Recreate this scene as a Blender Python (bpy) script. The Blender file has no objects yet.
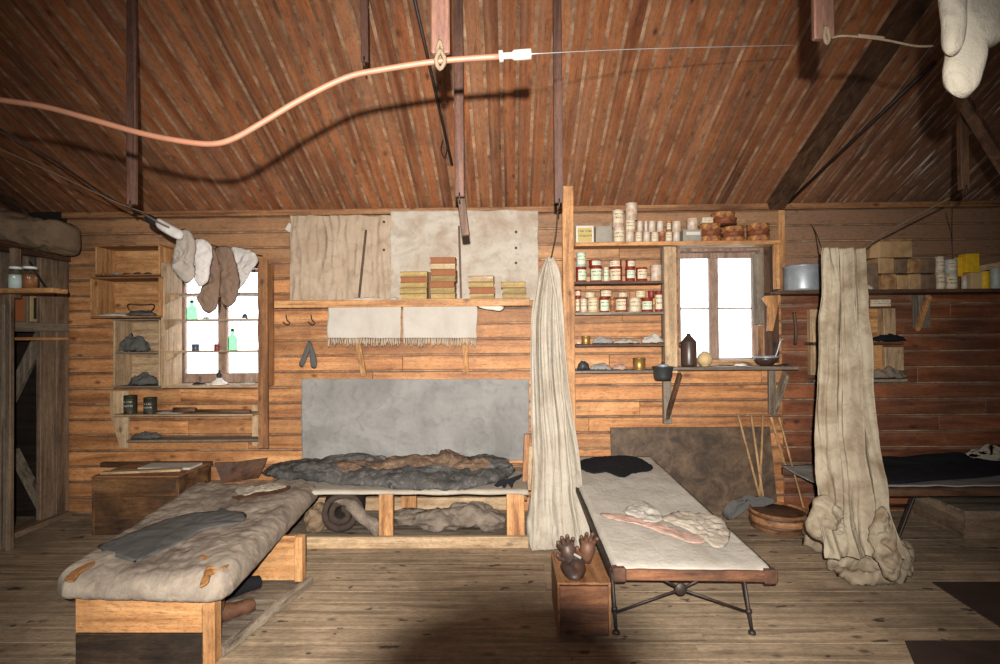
import bpy, bmesh, math, random
from mathutils import Vector, Matrix, noise
random.seed(7)
SC = bpy.context.scene
COL = SC.collection
F = 530.0
EYE = 1.53
D = 4.66                      # back wall distance
SL = 0.475                    # roof slope
ZW = 2.68                     # wall height
PI = math.pi
# ------------------------------------------------------------------ camera
yaw, pitch, roll = math.radians(1.0), math.radians(0.65), math.radians(-0.5)
R = Matrix.Rotation(yaw, 3, 'Z') @ Matrix.Rotation(PI/2 + pitch, 3, 'X') @ Matrix.Rotation(roll, 3, 'Z')
cd = bpy.data.cameras.new('camera'); cam = bpy.data.objects.new('camera', cd); COL.objects.link(cam)
cd.sensor_width = 36; cd.lens = 36*F/1000; cd.clip_start = 0.02
CP = Vector((0, 0, EYE))
cam.matrix_world = Matrix.Translation(CP) @ R.to_4x4()
SC.camera = cam

def ray(px, py): return R @ Vector(((px-500)/F, (332-py)/F, -1))
def P(px, py, y):                       # point at depth y behind a photo pixel
    d = ray(px, py); return CP + d*(y/d.y)
def G(px, py, z=0.0):                   # point at height z behind a photo pixel
    d = ray(px, py); return CP + d*((z-EYE)/d.z)
def X(px, y, py=338): return P(px, py, y).x
def Z(py, y, px=500): return P(px, py, y).z
def ceil_z(y): return ZW + SL*(D - y)
def Cc(px, py, off=0.0):                # point on the ceiling
    d = ray(px, py); t = (ZW + SL*D - off - EYE)/(d.z + SL*d.y); return CP + d*t

# ------------------------------------------------------------------ materials
def lin(c):
    f = lambda v: v/12.92 if v <= .04045 else ((v+.055)/1.055)**2.4
    return (f(c[0]/255), f(c[1]/255), f(c[2]/255), 1)
class N:
    def __init__(s, name):
        s.m = bpy.data.materials.new(name); s.m.use_nodes = True
        s.t = s.m.node_tree; s.t.nodes.clear()
        s.out = s.n('ShaderNodeOutputMaterial'); s.b = s.n('ShaderNodeBsdfPrincipled')
        s.l(s.b.outputs[0], s.out.inputs[0])
    def n(s, k, **kw):
        o = s.t.nodes.new(k)
        for a, v in kw.items(): setattr(o, a, v)
        return o
    def l(s, a, b): s.t.links.new(a, b)
    def v(s, sock, val):
        if hasattr(val, 'is_output') or isinstance(val, bpy.types.NodeSocket): s.l(val, sock)
        else: sock.default_value = val
    def math(s, op, a, b=0.0, clamp=False):
        o = s.n('ShaderNodeMath', operation=op, use_clamp=clamp); s.v(o.inputs[0], a); s.v(o.inputs[1], b); return o.outputs[0]
    def mix(s, f, a, b, mode='MIX'):
        o = s.n('ShaderNodeMixRGB', blend_type=mode); s.v(o.inputs[0], f); s.v(o.inputs[1], a); s.v(o.inputs[2], b); return o.outputs[0]
    def mapp(s, vec, scale):
        o = s.n('ShaderNodeMapping'); s.l(vec, o.inputs[0]); o.inputs['Scale'].default_value = scale; return o.outputs[0]
    def noise(s, vec, sc, det=4, dist=0.0, rough=.55):
        o = s.n('ShaderNodeTexNoise'); s.l(vec, o.inputs['Vector']); o.inputs['Scale'].default_value = sc
        o.inputs['Detail'].default_value = det; o.inputs['Distortion'].default_value = dist; o.inputs['Roughness'].default_value = rough
        return o.outputs[0]
    def ramp(s, f, *st):
        o = s.n('ShaderNodeValToRGB'); s.l(f, o.inputs[0]); e = o.color_ramp.elements
        while len(e) < len(st): e.new(.5)
        for q, (p, c) in zip(e, st):
            q.position = p; q.color = c if len(c) == 4 else (*c, 1)
        return o.outputs[0]
    def step(s, f, a, b): return s.ramp(f, (a, (0, 0, 0, 1)), (b, (1, 1, 1, 1)))
    def bump(s, h, st=.3, dist=.01):
        o = s.n('ShaderNodeBump'); o.inputs['Strength'].default_value = st; o.inputs['Distance'].default_value = dist
        s.l(h, o.inputs['Height']); s.l(o.outputs[0], s.b.inputs['Normal'])

def wood(name, dark, base, light, axis='X', grime=.35, gcol=(60, 45, 35), rough=.62, knots=True, pale=0.0, palec=(150, 130, 105), cross=9, blots=0.0, vary=.45, gz=None, frost=None, longs=.7, seam=None):
    m = N(name); tc = m.n('ShaderNodeTexCoord').outputs['Object']
    at = m.n('ShaderNodeAttribute', attribute_name='rnd').outputs['Fac']
    off = m.n('ShaderNodeVectorMath', operation='MULTIPLY'); m.l(at, off.inputs[0]); off.inputs[1].default_value = (37, 53, 71)
    ad = m.n('ShaderNodeVectorMath', operation='ADD'); m.l(tc, ad.inputs[0]); m.l(off.outputs[0], ad.inputs[1]); co = ad.outputs[0]
    def ax(l, c):
        q = [c, c, c]
        for a in axis: q['XYZ'.index(a)] = l
        return q
    n1 = m.noise(m.mapp(co, ax(longs, cross)), 1.6, 5, 1.2)
    col = m.ramp(n1, (.3, lin(dark)), (.5, lin(base)), (.72, lin(light)))
    n2 = m.noise(m.mapp(co, ax(1.5, 70)), 1.0, 3)
    col = m.mix(.3, col, m.ramp(n2, (.3, (.5, .47, .45, 1)), (.65, (1.1, 1.08, 1.05, 1))), 'MULTIPLY')
    bl = m.noise(tc, 7, 5, 1.0, .65)
    col = m.mix(.5, col, m.ramp(bl, (.35, (.62, .6, .58, 1)), (.6, (1.05, 1.04, 1.02, 1))), 'MULTIPLY')
    if knots:
        vo = m.n('ShaderNodeTexVoronoi'); m.l(m.mapp(co, ax(4.0, 7)), vo.inputs['Vector']); vo.inputs['Scale'].default_value = 1.0
        k = m.ramp(vo.outputs['Distance'], (.05, (1, 1, 1, 1)), (.16, (0, 0, 0, 1)))
        col = m.mix(m.math('MULTIPLY', k, .75), col, lin(tuple(c*.42 for c in dark)))
    if pale:
        n4 = m.noise(m.mapp(co, ax(.5, 16)), 1.0, 4, .5)
        col = m.mix(m.math('MULTIPLY', m.step(n4, .5, .66), pale), col, lin(palec))
    g = m.noise(tc, 1.5, 6, .4, .62)
    col = m.mix(m.math('MULTIPLY', m.step(g, .42, .72), grime), col, lin(gcol))
    vr = m.math('ADD', m.math('MULTIPLY', at, vary), 1-vary/2)
    cv = m.n('ShaderNodeCombineXYZ'); [m.l(vr, cv.inputs[i]) for i in range(3)]
    col = m.mix(1.0, col, cv.outputs[0], 'MULTIPLY')
    if gz:                                    # old soot and damp on a band of the boards
        z0, z1, c, a = gz
        sp = m.n('ShaderNodeSeparateXYZ'); m.l(m.n('ShaderNodeNewGeometry').outputs['Position'], sp.inputs[0])
        wob = m.math('ADD', sp.outputs[2], m.math('MULTIPLY', m.math('SUBTRACT', g, .5), .5))
        f = m.n('ShaderNodeMapRange'); m.l(wob, f.inputs[0]); f.inputs[1].default_value = z0; f.inputs[2].default_value = z1
        col = m.mix(m.math('MULTIPLY', f.outputs[0], a), col, lin(c), 'MIX')
    fs = m.noise(m.mapp(tc, ax(28, 110)), 1.0, 4, .8, .7)
    col = m.mix(.55, col, m.ramp(fs, (.36, (.45, .42, .4, 1)), (.5, (1, 1, 1, 1)), (.68, (1.22, 1.2, 1.18, 1))), 'MULTIPLY')
    sc_ = m.noise(m.mapp(co, ax(5, 60)), 1.0, 3, .2)
    col = m.mix(m.math('MULTIPLY', m.step(sc_, .64, .70), .45), col, lin(tuple(c*.5 for c in dark)))
    if seam:                                  # dirt gathered along the board joints
        sp = m.n('ShaderNodeSeparateXYZ'); m.l(tc, sp.inputs[0])
        ph = m.math('FRACT', m.math('DIVIDE', sp.outputs[seam[0]], seam[1]))
        d_ = m.math('ABSOLUTE', m.math('SUBTRACT', ph, .5))
        e_ = m.math('ADD', d_, m.math('MULTIPLY', m.math('SUBTRACT', m.noise(m.mapp(tc, ax(3, 12)), 1.0, 5, .6), .5), .5))
        col = m.mix(m.math('MULTIPLY', m.step(e_, .38, .54), seam[2]), col, lin(seam[3]))
    if frost:
        sp = m.n('ShaderNodeSeparateXYZ'); m.l(m.n('ShaderNodeNewGeometry').outputs['Position'], sp.inputs[0])
        f = m.n('ShaderNodeMapRange'); m.l(sp.outputs[0], f.inputs[0]); f.inputs[1].default_value = frost[0]; f.inputs[2].default_value = frost[1]
        col = m.mix(m.math('MULTIPLY', f.outputs[0], .55), col, lin((88, 78, 70)))
        n5 = m.noise(m.mapp(co, ax(1.6, 34)), 1.0, 4, .3)
        col = m.mix(m.math('MULTIPLY', f.outputs[0], m.step(n5, .6, .68)), col, lin((215, 210, 200)))
    if blots:
        n6 = m.noise(m.mapp(tc, (2.2, 5, 5)), 2.6, 3, .2)
        col = m.mix(m.math('MULTIPLY', m.step(n6, .655, .685), blots), col, lin((38, 32, 27)))
    m.l(col, m.b.inputs['Base Color']); m.b.inputs['Roughness'].default_value = rough
    m.b.inputs['Specular IOR Level'].default_value = .3
    m.bump(n2, .35, .004)
    return m.m

def cloth(name, col, stain=(110, 90, 65), amt=.4, rough=.95, weave=0, dark=None, fur=False, sc=3.0):
    m = N(name); tc = m.n('ShaderNodeTexCoord').outputs['Object']
    a = m.noise(tc, sc, 6, .5, .6)
    c = m.mix(m.math('MULTIPLY', m.step(a, .42, .68), amt), lin(col), lin(stain))
    b = m.noise(tc, sc*3.7, 5, 1.0, .65)
    d = dark or tuple(v*.6 for v in col)
    c = m.mix(m.math('MULTIPLY', m.step(b, .5, .75), .6), c, lin(d))
    m.l(c, m.b.inputs['Base Color']); m.b.inputs['Roughness'].default_value = rough; m.b.inputs['Specular IOR Level'].default_value = .15
    h = m.noise(m.mapp(tc, (1, 1, 1)), 220 if fur else 420, 3)
    h2 = m.noise(tc, 22, 5, .6)
    m.bump(m.math('ADD', m.math('MULTIPLY', h, .3), h2), .6, .012)
    return m.m

def plain(name, col, rough=.6, metal=0.0, mott=None, mamt=.5, msc=14, spec=.4):
    m = N(name); c = lin(col)
    if mott:
        tc = m.n('ShaderNodeTexCoord').outputs['Object']
        a = m.noise(tc, msc, 5, .5, .6); cc = m.mix(m.math('MULTIPLY', m.step(a, .42, .62), mamt), c, lin(mott)); m.l(cc, m.b.inputs['Base Color'])
        m.bump(a, .3, .003)
    else: m.b.inputs['Base Color'].default_value = c
    m.b.inputs['Roughness'].default_value = rough; m.b.inputs['Metallic'].default_value = metal; m.b.inputs['Specular IOR Level'].default_value = spec
    return m.m

def printed(name, paper, ink=(40, 35, 35), stain=(170, 120, 60)):
    """paper label with lines of faded print"""
    m = N(name); tc = m.n('ShaderNodeTexCoord'); g = tc.outputs['Generated']
    sp = m.n('ShaderNodeSeparateXYZ'); m.l(g, sp.inputs[0])
    z = sp.outputs[2]
    rows = m.math('MULTIPLY', m.math('GREATER_THAN', m.math('SINE', m.math('MULTIPLY', z, 18.0)), .25), m.math('MULTIPLY', m.math('GREATER_THAN', z, .2), m.math('LESS_THAN', z, .82)))
    n = m.noise(m.mapp(g, (9, 1, 2)), 2.2, 2)
    f = m.math('MULTIPLY', rows, m.step(n, .48, .53))
    s = m.noise(tc.outputs['Object'], 24, 4)
    c = m.mix(m.math('MULTIPLY', m.step(s, .5, .72), .6), lin(paper), lin(stain))
    c = m.mix(m.math('MULTIPLY', f, .8), c, lin(ink))
    m.l(c, m.b.inputs['Base Color']); m.b.inputs['Roughness'].default_value = .8
    return m.m

def glass(name, col=(255, 255, 255), mixf=.12, rough=.03):
    m = N(name); t = m.n('ShaderNodeBsdfTransparent'); t.inputs[0].default_value = lin(col)
    g = m.n('ShaderNodeBsdfGlossy'); g.inputs['Roughness'].default_value = rough
    x = m.n('ShaderNodeMixShader'); x.inputs[0].default_value = mixf
    m.l(t.outputs[0], x.inputs[1]); m.l(g.outputs[0], x.inputs[2]); m.l(x.outputs[0], m.out.inputs[0])
    return m.m

O1, O2, O3 = (126, 84, 50), (176, 128, 82), (198, 154, 106)          # orange pine
M = {}
M['wallp'] = wood('orange_pine_wall', (126, 80, 46), (176, 122, 76), (196, 148, 100), 'X', grime=.6, gcol=(104, 70, 48), gz=(1.9, 2.45, (116, 92, 70), .6), vary=.38, longs=.5, cross=6, seam=(2, .138, .8, (88, 60, 42)))
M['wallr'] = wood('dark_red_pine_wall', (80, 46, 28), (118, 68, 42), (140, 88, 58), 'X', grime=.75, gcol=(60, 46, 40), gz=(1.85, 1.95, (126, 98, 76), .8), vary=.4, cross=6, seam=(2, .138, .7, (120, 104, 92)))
M['bead'] = wood('dusty_board_edge', (98, 70, 50), (136, 106, 82), (166, 140, 114), 'XYZ', grime=.5, gcol=(96, 64, 42), knots=False, vary=.5, longs=3)
M['ceil'] = wood('ceiling_boards', (90, 50, 30), (134, 80, 47), (154, 100, 62), 'YZ', grime=.5, gcol=(84, 62, 50), pale=.25, palec=(140, 116, 94), cross=3.5, frost=(2.3, 3.6), vary=.4, longs=.4, seam=(0, .108, .35, (138, 108, 84)))
M['floor'] = wood('worn_floor_boards', (108, 91, 73), (150, 130, 106), (170, 150, 124), 'X', grime=.65, gcol=(88, 76, 60), blots=.85, vary=.14, rough=.8, seam=(1, .135, .4, (92, 78, 62)))
for a in 'XYZ':
    M['pine'+a] = wood('pine_'+a, O1, O2, O3, a, grime=.35, gcol=(96, 66, 44), vary=.25)
    M['pale'+a] = wood('pale_pine_'+a, (136, 110, 80), (172, 145, 112), (190, 166, 134), a, grime=.5, gcol=(106, 86, 68), vary=.25)
    M['grey'+a] = wood('weathered_grey_wood_'+a, (70, 62, 54), (118, 106, 92), (150, 138, 120), a, grime=.4, gcol=(62, 54, 46), vary=.25)
    M['dk'+a] = wood('dark_brown_wood_'+a, (44, 30, 22), (80, 56, 40), (106, 78, 56), a, grime=.4, gcol=(38, 30, 26), vary=.25)
    M['mid'+a] = wood('brown_wood_'+a, (86, 54, 32), (136, 94, 60), (158, 118, 80), a, grime=.4, gcol=(78, 58, 44), vary=.25)
M['soot'] = wood('sooty_crate_wood', (40, 30, 24), (98, 68, 42), (134, 98, 62), 'X', grime=1.0, gcol=(26, 22, 20), vary=.3, cross=4)
M['soot2'] = wood('blackened_end_board', (30, 24, 20), (62, 48, 36), (92, 72, 52), 'X', grime=1.0, gcol=(20, 17, 15), vary=.1, cross=8)
for a in 'XYZ': M['tan'+a] = wood('grey_tan_wood_'+a, (84, 68, 54), (124, 104, 84), (148, 128, 106), a, grime=.6, gcol=(66, 54, 46), vary=.25)
M['scorch'] = wood('scorched_crate_wood', (66, 42, 30), (116, 76, 52), (140, 98, 68), 'X', grime=.95, gcol=(34, 26, 22), vary=.2)
M['strap'] = wood('red_brown_hanger', (60, 40, 33), (86, 59, 48), (104, 74, 60), 'Z', grime=.3, gcol=(60, 40, 34), vary=.2, knots=False)
M['hangn'] = M['strap']
M['board'] = wood('mouldy_brown_board', (58, 44, 32), (84, 66, 50), (106, 86, 66), 'XYZ', grime=.7, gcol=(44, 36, 30), vary=.1, knots=False, longs=4)
M['bamboo'] = wood('bamboo', (116, 86, 54), (156, 122, 82), (178, 146, 104), 'Z', grime=.2, vary=.3, knots=False)
M['canvas'] = cloth('grey_canvas', (134, 131, 126), (104, 101, 97), .8, dark=(96, 94, 91), sc=2.2)
M['canvasU'] = cloth('stained_pale_canvas', (166, 157, 144), (136, 116, 96), .8, dark=(130, 119, 106), sc=4)
M['canvasL'] = cloth('brown_creased_canvas', (160, 142, 122), (128, 106, 84), .55, dark=(112, 94, 78))
M['curt'] = cloth('dirty_white_curtain', (158, 149, 135), (128, 114, 96), .6, dark=(132, 120, 104))
M['curtR'] = cloth('stained_curtain', (148, 136, 116), (98, 78, 58), .8, dark=(112, 95, 74), sc=5)
M['towel'] = cloth('white_towel', (166, 159, 149), (144, 130, 114), .6, dark=(170, 160, 148))
M['fringe'] = cloth('towel_fringe', (176, 162, 142), (120, 104, 86), .6)
M['matt'] = cloth('stained_hide_mattress', (138, 126, 112), (92, 80, 72), .9, dark=(160, 144, 122), sc=5)
M['ochre'] = cloth('ochre_tear', (150, 102, 56), (126, 98, 70), .6, sc=16)
M['rag'] = cloth('grey_wool', (84, 82, 78), (60, 58, 56), .5, fur=True)
M['sock'] = cloth('grey_wool_sock', (132, 122, 112), (104, 92, 82), .5, fur=True)
M['sockP'] = cloth('pale_wool_sock', (164, 158, 152), (128, 118, 110), .5, fur=True)
M['sockB'] = cloth('brown_wool_sock', (104, 84, 70), (78, 60, 50), .5, fur=True)
M['white'] = cloth('white_knit', (176, 167, 150), (124, 110, 90), .35, fur=True)
M['bag'] = cloth('dark_sleeping_bag', (76, 73, 70), (38, 37, 37), .9, dark=(128, 122, 114), sc=6)
M['fur'] = cloth('reindeer_fur', (98, 78, 62), (54, 42, 36), .8, dark=(150, 130, 108), fur=True, sc=8)
M['hide'] = cloth('grey_brown_hide', (112, 100, 88), (74, 64, 56), .8, dark=(142, 128, 112), fur=True, sc=8)
M['rollc'] = cloth('dark_rolled_hide', (58, 48, 42), (34, 30, 28), .7, dark=(84, 66, 54), fur=True, sc=6)
M['black'] = cloth('black_blanket', (24, 24, 27), (14, 14, 16), .5)
M['cot'] = cloth('cot_canvas', (160, 153, 142), (128, 118, 104), .55, dark=(146, 138, 126), sc=2.4)
M['cloth2'] = cloth('cream_linen', (158, 147, 132), (138, 122, 106), .4)
M['pink'] = cloth('faded_pink_ribbon', (164, 134, 120), (150, 130, 116), .4)
M['sack'] = cloth('brown_sackcloth', (124, 104, 82), (92, 74, 58), .5)
M['leather'] = plain('brown_leather', (84, 54, 36), .6, 0, (42, 30, 24), .8, 14)
M['dleather'] = plain('blackened_leather', (52, 42, 38), .5, 0, (96, 62, 44), .5, 22)
M['iron'] = plain('black_iron', (36, 32, 30), .55, .3, (70, 46, 34), .5, 20)
M['rust'] = plain('rusty_tin', (104, 58, 32), .7, .1, (182, 128, 74), .8, 26)
M['rustd'] = plain('dark_rusty_tin', (120, 66, 36), .7, .1, (70, 38, 26), .7, 30)
M['red'] = plain('red_tin', (118, 34, 28), .5, 0, (74, 32, 24), .5, 30)
M['whitetin'] = plain('white_tin', (172, 163, 149), .5, 0, (156, 104, 60), .7, 24)
M['bluet'] = plain('pale_blue_tin', (168, 182, 178), .5, 0, (150, 110, 80), .4, 24)
M['cream'] = plain('cream_card', (176, 152, 110), .7, 0, (160, 130, 84), .5, 18)
M['yellow'] = plain('yellow_card', (204, 164, 28), .6, 0, (150, 110, 30), .4, 26)
M['paper'] = plain('white_paper', (178, 172, 160), .85, 0, (160, 148, 130), .4, 9)
M['greybox'] = plain('grey_painted_box', (128, 122, 110), .7, 0, (96, 88, 76), .5, 12)
M['alu'] = plain('aluminium', (150, 155, 160), .4, .35, (112, 112, 112), .5, 8)
M['pot'] = plain('dark_enamel', (52, 54, 54), .5, .2, (34, 34, 34), .5, 15)
M['brass'] = plain('brass', (150, 116, 62), .42, .6, (110, 72, 34), .4, 20)
M['blktin'] = plain('black_green_tin', (34, 38, 32), .45, .1, (70, 56, 34), .5, 26)
M['jug'] = plain('dark_brown_stoneware', (62, 46, 38), .35, 0, (40, 32, 28), .5, 10)
M['china'] = plain('white_enamel', (214, 210, 200), .35, 0, (150, 130, 110), .3, 12)
M['blue'] = plain('dark_blue_enamel', (56, 66, 84), .4)
M['tape'] = plain('pale_tape', (120, 114, 106), .5)
M['copper'] = plain('copper_brown_hose', (100, 64, 45), .6, 0, (78, 54, 44), .4, 20)
M['rope'] = cloth('rope', (92, 78, 62), (66, 54, 42), .5)
M['wire'] = plain('steel_wire', (150, 146, 140), .5, .4)
M['bread'] = plain('brown_paper', (150, 112, 70), .85, 0, (86, 60, 38), .8, 15)
M['bread2'] = plain('tan_paper', (152, 122, 84), .85, 0, (112, 84, 56), .6, 9)
M['bread3'] = plain('grey_brown_paper', (104, 82, 62), .85, 0, (70, 54, 42), .7, 12)
M['yellpage'] = wood('yellowed_page_edges', (112, 90, 48), (146, 122, 70), (164, 142, 92), 'X', grime=.25, knots=False)
M['pageL'] = wood('pale_page_edges', (150, 124, 92), (178, 154, 120), (192, 172, 140), 'X', grime=.25, knots=False)
M['coverb'] = plain('worn_brown_cover', (126, 74, 38), .7, 0, (112, 62, 30), .5, 18)
M['covery'] = plain('worn_tan_cover', (122, 98, 54), .7, 0, (112, 84, 36), .5, 18)
M['bluet'] = plain('pale_blue_tin', (150, 162, 158), .5, 0, (150, 110, 80), .4, 24)
M['lab'] = printed('faded_label', (184, 172, 146))
M['labg'] = printed('pale_green_label', (176, 186, 160), stain=(150, 140, 96))
M['laby'] = printed('yellow_brown_label', (158, 140, 84), ink=(50, 44, 30))
M['labk'] = printed('black_tin_print', (38, 40, 36), ink=(176, 166, 136), stain=(70, 60, 44))
M['pane'] = glass('window_glass')
M['green'] = glass('green_glass', (176, 226, 186), .15)
M['clear'] = glass('clear_glass', (244, 250, 248), .12)
M['amber'] = plain('amber_contents', (150, 92, 56), .5)
M['powder'] = plain('white_powder', (208, 214, 210), .8)
M['frame'] = wood('weathered_window_frame', (104, 82, 68), (140, 116, 100), (164, 140, 122), 'Z', grime=.3, gcol=(86, 70, 60), vary=.2)
M['lino'] = plain('dark_brown_linoleum', (58, 42, 34), .7, 0, (40, 30, 26), .6, 6)
M['snow'] = plain('snow', (240, 242, 246), .9)
M['dark'] = wood('shaded_store_boards', (20, 16, 14), (34, 28, 24), (46, 38, 32), 'X', knots=False)  # near-black base colour carries the shade of the store beyond the doorway

# ------------------------------------------------------------------ mesh building
class MB:
    def __init__(s):
        s.bm = bmesh.new(); s.rl = s.bm.faces.layers.float.new('rnd')
    def _tag(s, faces, smooth=False, mi=0, r=None):
        r = random.random() if r is None else r
        for f in faces:
            f.smooth = smooth; f.material_index = mi; f[s.rl] = r
    def box(s, x0, x1, y0, y1, z0, z1, b=0.0, mi=0, T=None, taper=None):
        vs = [s.bm.verts.new((x, y, z)) for z in (z0, z1) for y in (y0, y1) for x in (x0, x1)]
        fs = [s.bm.faces.new([vs[i] for i in q]) for q in ((0, 2, 3, 1), (4, 5, 7, 6), (0, 1, 5, 4), (2, 6, 7, 3), (0, 4, 6, 2), (1, 3, 7, 5))]
        s._tag(fs, False, mi)
        if b > 0:
            r = bmesh.ops.bevel(s.bm, geom=list({e for f in fs for e in f.edges}), offset=b, segments=1, affect='EDGES', profile=.5)
            vs = list({v for f in r['faces'] for v in f.verts} | {v for f in fs if f.is_valid for v in f.verts})
            rr = fs[0][s.rl] if fs[0].is_valid else random.random()
            for f in r['faces']: f[s.rl] = rr; f.material_index = mi
        if T:
            for v in vs: v.co = T @ v.co
        return s
    def bar(s, a, b, w, h, up=(0, 0, 1), bev=0.0, mi=0):     # rectangular bar from a to b
        a, b = Vector(a), Vector(b); d = (b-a); L = d.length; d.normalize(); u = Vector(up)
        sx = d.cross(u)
        if sx.length < 1e-4: sx = d.cross(Vector((0, 1, 0)))
        sx.normalize(); uz = sx.cross(d).normalized()
        T = Matrix((( sx.x, d.x, uz.x, a.x), (sx.y, d.y, uz.y, a.y), (sx.z, d.z, uz.z, a.z), (0, 0, 0, 1)))
        return s.box(-w/2, w/2, 0, L, -h/2, h/2, bev, mi, T)
    def tube(s, pts, r, seg=8, mi=0, closed=False, cap=True):
        pts = [Vector(p) for p in pts]; n = len(pts)
        rr = r if isinstance(r, (list, tuple)) else [r]*n
        rings = []; prev = None
        for i, p in enumerate(pts):
            t = (pts[min(i+1, n-1)] - pts[max(i-1, 0)]).normalized()
            ref = prev or (Vector((0, 0, 1)) if abs(t.z) < .9 else Vector((0, 1, 0)))
            a = t.cross(ref)
            if a.length < 1e-5: a = t.cross(Vector((1, 0, 0)))
            a.normalize(); b = t.cross(a).normalized(); prev = a.cross(t)*-1 if False else ref
            rings.append([s.bm.verts.new(p + (a*math.cos(q) + b*math.sin(q))*rr[i]) for q in [2*PI*k/seg for k in range(seg)]])
        fs = []
        for i in range(n-1):
            for k in range(seg):
                fs.append(s.bm.faces.new((rings[i][k], rings[i][(k+1) % seg], rings[i+1][(k+1) % seg], rings[i+1][k])))
        if cap:
            fs.append(s.bm.faces.new(rings[0][::-1])); fs.append(s.bm.faces.new(rings[-1]))
        s._tag(fs, True, mi); return s
    def lathe(s, c, prof, seg=20, mi=0, T=None, a0=0.0, a1=2*PI, sy=1.0):
        c = Vector(c); full = abs(a1-a0-2*PI) < 1e-4; nn = seg if full else seg+1
        rings = []
        for r, z in prof:
            rings.append([s.bm.verts.new(c + Vector((math.cos(a0+(a1-a0)*k/seg)*r, math.sin(a0+(a1-a0)*k/seg)*r*sy, z))) for k in range(nn)])
        fs = []
        for i in range(len(prof)-1):
            for k in range(seg):
                k2 = (k+1) % nn
                try: fs.append(s.bm.faces.new((rings[i][k], rings[i][k2], rings[i+1][k2], rings[i+1][k])))
                except ValueError: pass
        if full:
            if prof[0][0] > 1e-4: fs.append(s.bm.faces.new(rings[0][::-1]))
            if prof[-1][0] > 1e-4: fs.append(s.bm.faces.new(rings[-1]))
        s._tag(fs, True, mi)
        if T:
            for v in {v for f in fs for v in f.verts}: v.co = T @ v.co
        return s
    def grid(s, fn, nu, nv, mi=0, smooth=True):
        vs = [[s.bm.verts.new(fn(i/nu, j/nv)) for i in range(nu+1)] for j in range(nv+1)]
        fs = [s.bm.faces.new((vs[j][i], vs[j][i+1], vs[j+1][i+1], vs[j+1][i])) for j in range(nv) for i in range(nu)]
        s._tag(fs, smooth, mi); return s
    def blob(s, outline, nrm, th, back=.3, nz=.3, nf=9.0, rings=9, dens=5, seed=0, mi=0, prof=.5, ridge=False):
        """soft body inside a closed outline of points: bulges by th along nrm and by th*back behind"""
        nrm = Vector(nrm).normalized(); o = [Vector(p) for p in outline]; n = len(o); pts = []
        for i in range(n):
            p0, p1, p2, p3 = o[i-1], o[i], o[(i+1) % n], o[(i+2) % n]
            for k in range(dens):
                t = k/dens
                pts.append(.5*((2*p1) + (p2-p0)*t + (2*p0-5*p1+4*p2-p3)*t*t + (3*p1-p0-3*p2+p3)*t**3))
        c = sum(pts, Vector())/len(pts); m = len(pts); sv = Vector((seed*3.7, seed*1.3, seed*5.1))
        def side(sgn, t):
            R_ = []
            for j in range(rings):
                q = 1 - j/rings
                h = (1-q**2.4)**prof*t
                R_.append([])
                for p in pts:
                    w = c + (p-c)*q
                    nn = noise.noise(w*nf + sv) + .5*noise.noise(w*nf*2.3 + sv)
                    if ridge: nn = 1-2*abs(nn)*1.3
                    R_[-1].append(w + nrm*sgn*(h*(1+nz*nn) ) + (Vector() if j == 0 else nrm*sgn*0) )
            return R_
        f_ = side(1, th); b_ = side(-1, th*back); ring0 = None; fs = []
        V0 = [s.bm.verts.new(p) for p in f_[0]]
        for R_, sgn, t in ((f_, 1, th), (b_, -1, th*back)):
            prev = V0
            for j in range(1, rings):
                cur = [s.bm.verts.new(p) for p in R_[j]]
                for k in range(m):
                    q = (prev[k], prev[(k+1) % m], cur[(k+1) % m], cur[k]); fs.append(s.bm.faces.new(q if sgn > 0 else q[::-1]))
                prev = cur
            cv = s.bm.verts.new(c + nrm*sgn*t*(1 + nz*(noise.noise(c*nf+sv)) if not ridge else 1))
            for k in range(m):
                q = (prev[k], prev[(k+1) % m], cv); fs.append(s.bm.faces.new(q if sgn > 0 else q[::-1]))
        s._tag(fs, True, mi); return s
    def crumple(s, amp, freq, seed=0, dirn=(0, 0, 1), zmin=None):
        dn = Vector(dirn).normalized(); sv = Vector((seed*1.9, seed*.7, seed*2.3))
        for v in s.bm.verts:
            q = v.co*freq; q = q + noise.noise_vector(q*.6+sv)*1.1
            r1 = 1-2*abs(noise.noise(q+sv)); r2 = 1-2*abs(noise.noise(q*2.1+sv)); r3 = noise.noise(q*4.3+sv)
            v.co += dn*amp*(r1*.7+r2*.4+r3*.2) + noise.noise_vector(q*1.3-sv)*amp*.5
            if zmin is not None: v.co.z = max(v.co.z, zmin+random.random()*.001)
        return s
    def prism(s, pts, d, mi=0):            # flat outline pts pushed along vector d
        a = [s.bm.verts.new(p) for p in pts]; b = [s.bm.verts.new(Vector(p)+Vector(d)) for p in pts]; n = len(a)
        fs = [s.bm.faces.new(a[::-1]), s.bm.faces.new(b)] + [s.bm.faces.new((a[i], a[(i+1) % n], b[(i+1) % n], b[i])) for i in range(n)]
        s._tag(fs, False, mi); return s
    def build(s, name, mats, parent=None, origin=None, solid=0, jit=0, sub=0):
        bm = s.bm
        bmesh.ops.recalc_face_normals(bm, faces=bm.faces[:])
        if jit:
            for v in bm.verts: v.co += noise.noise_vector(v.co*1.7)*jit
        if parent is not None: off = parent['_o']; off = Vector(off)
        elif origin is not None: off = Vector(origin)
        else:
            xs = [v.co for v in bm.verts]
            off = Vector(((min(v.x for v in xs)+max(v.x for v in xs))/2, (min(v.y for v in xs)+max(v.y for v in xs))/2, min(v.z for v in xs)))
        me = bpy.data.meshes.new(name)
        bmesh.ops.translate(bm, verts=bm.verts[:], vec=-off)
        bm.to_mesh(me); bm.free()
        for q in (mats if isinstance(mats, (list, tuple)) else [mats]): me.materials.append(M[q])
        o = bpy.data.objects.new(name, me); COL.objects.link(o)
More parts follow.
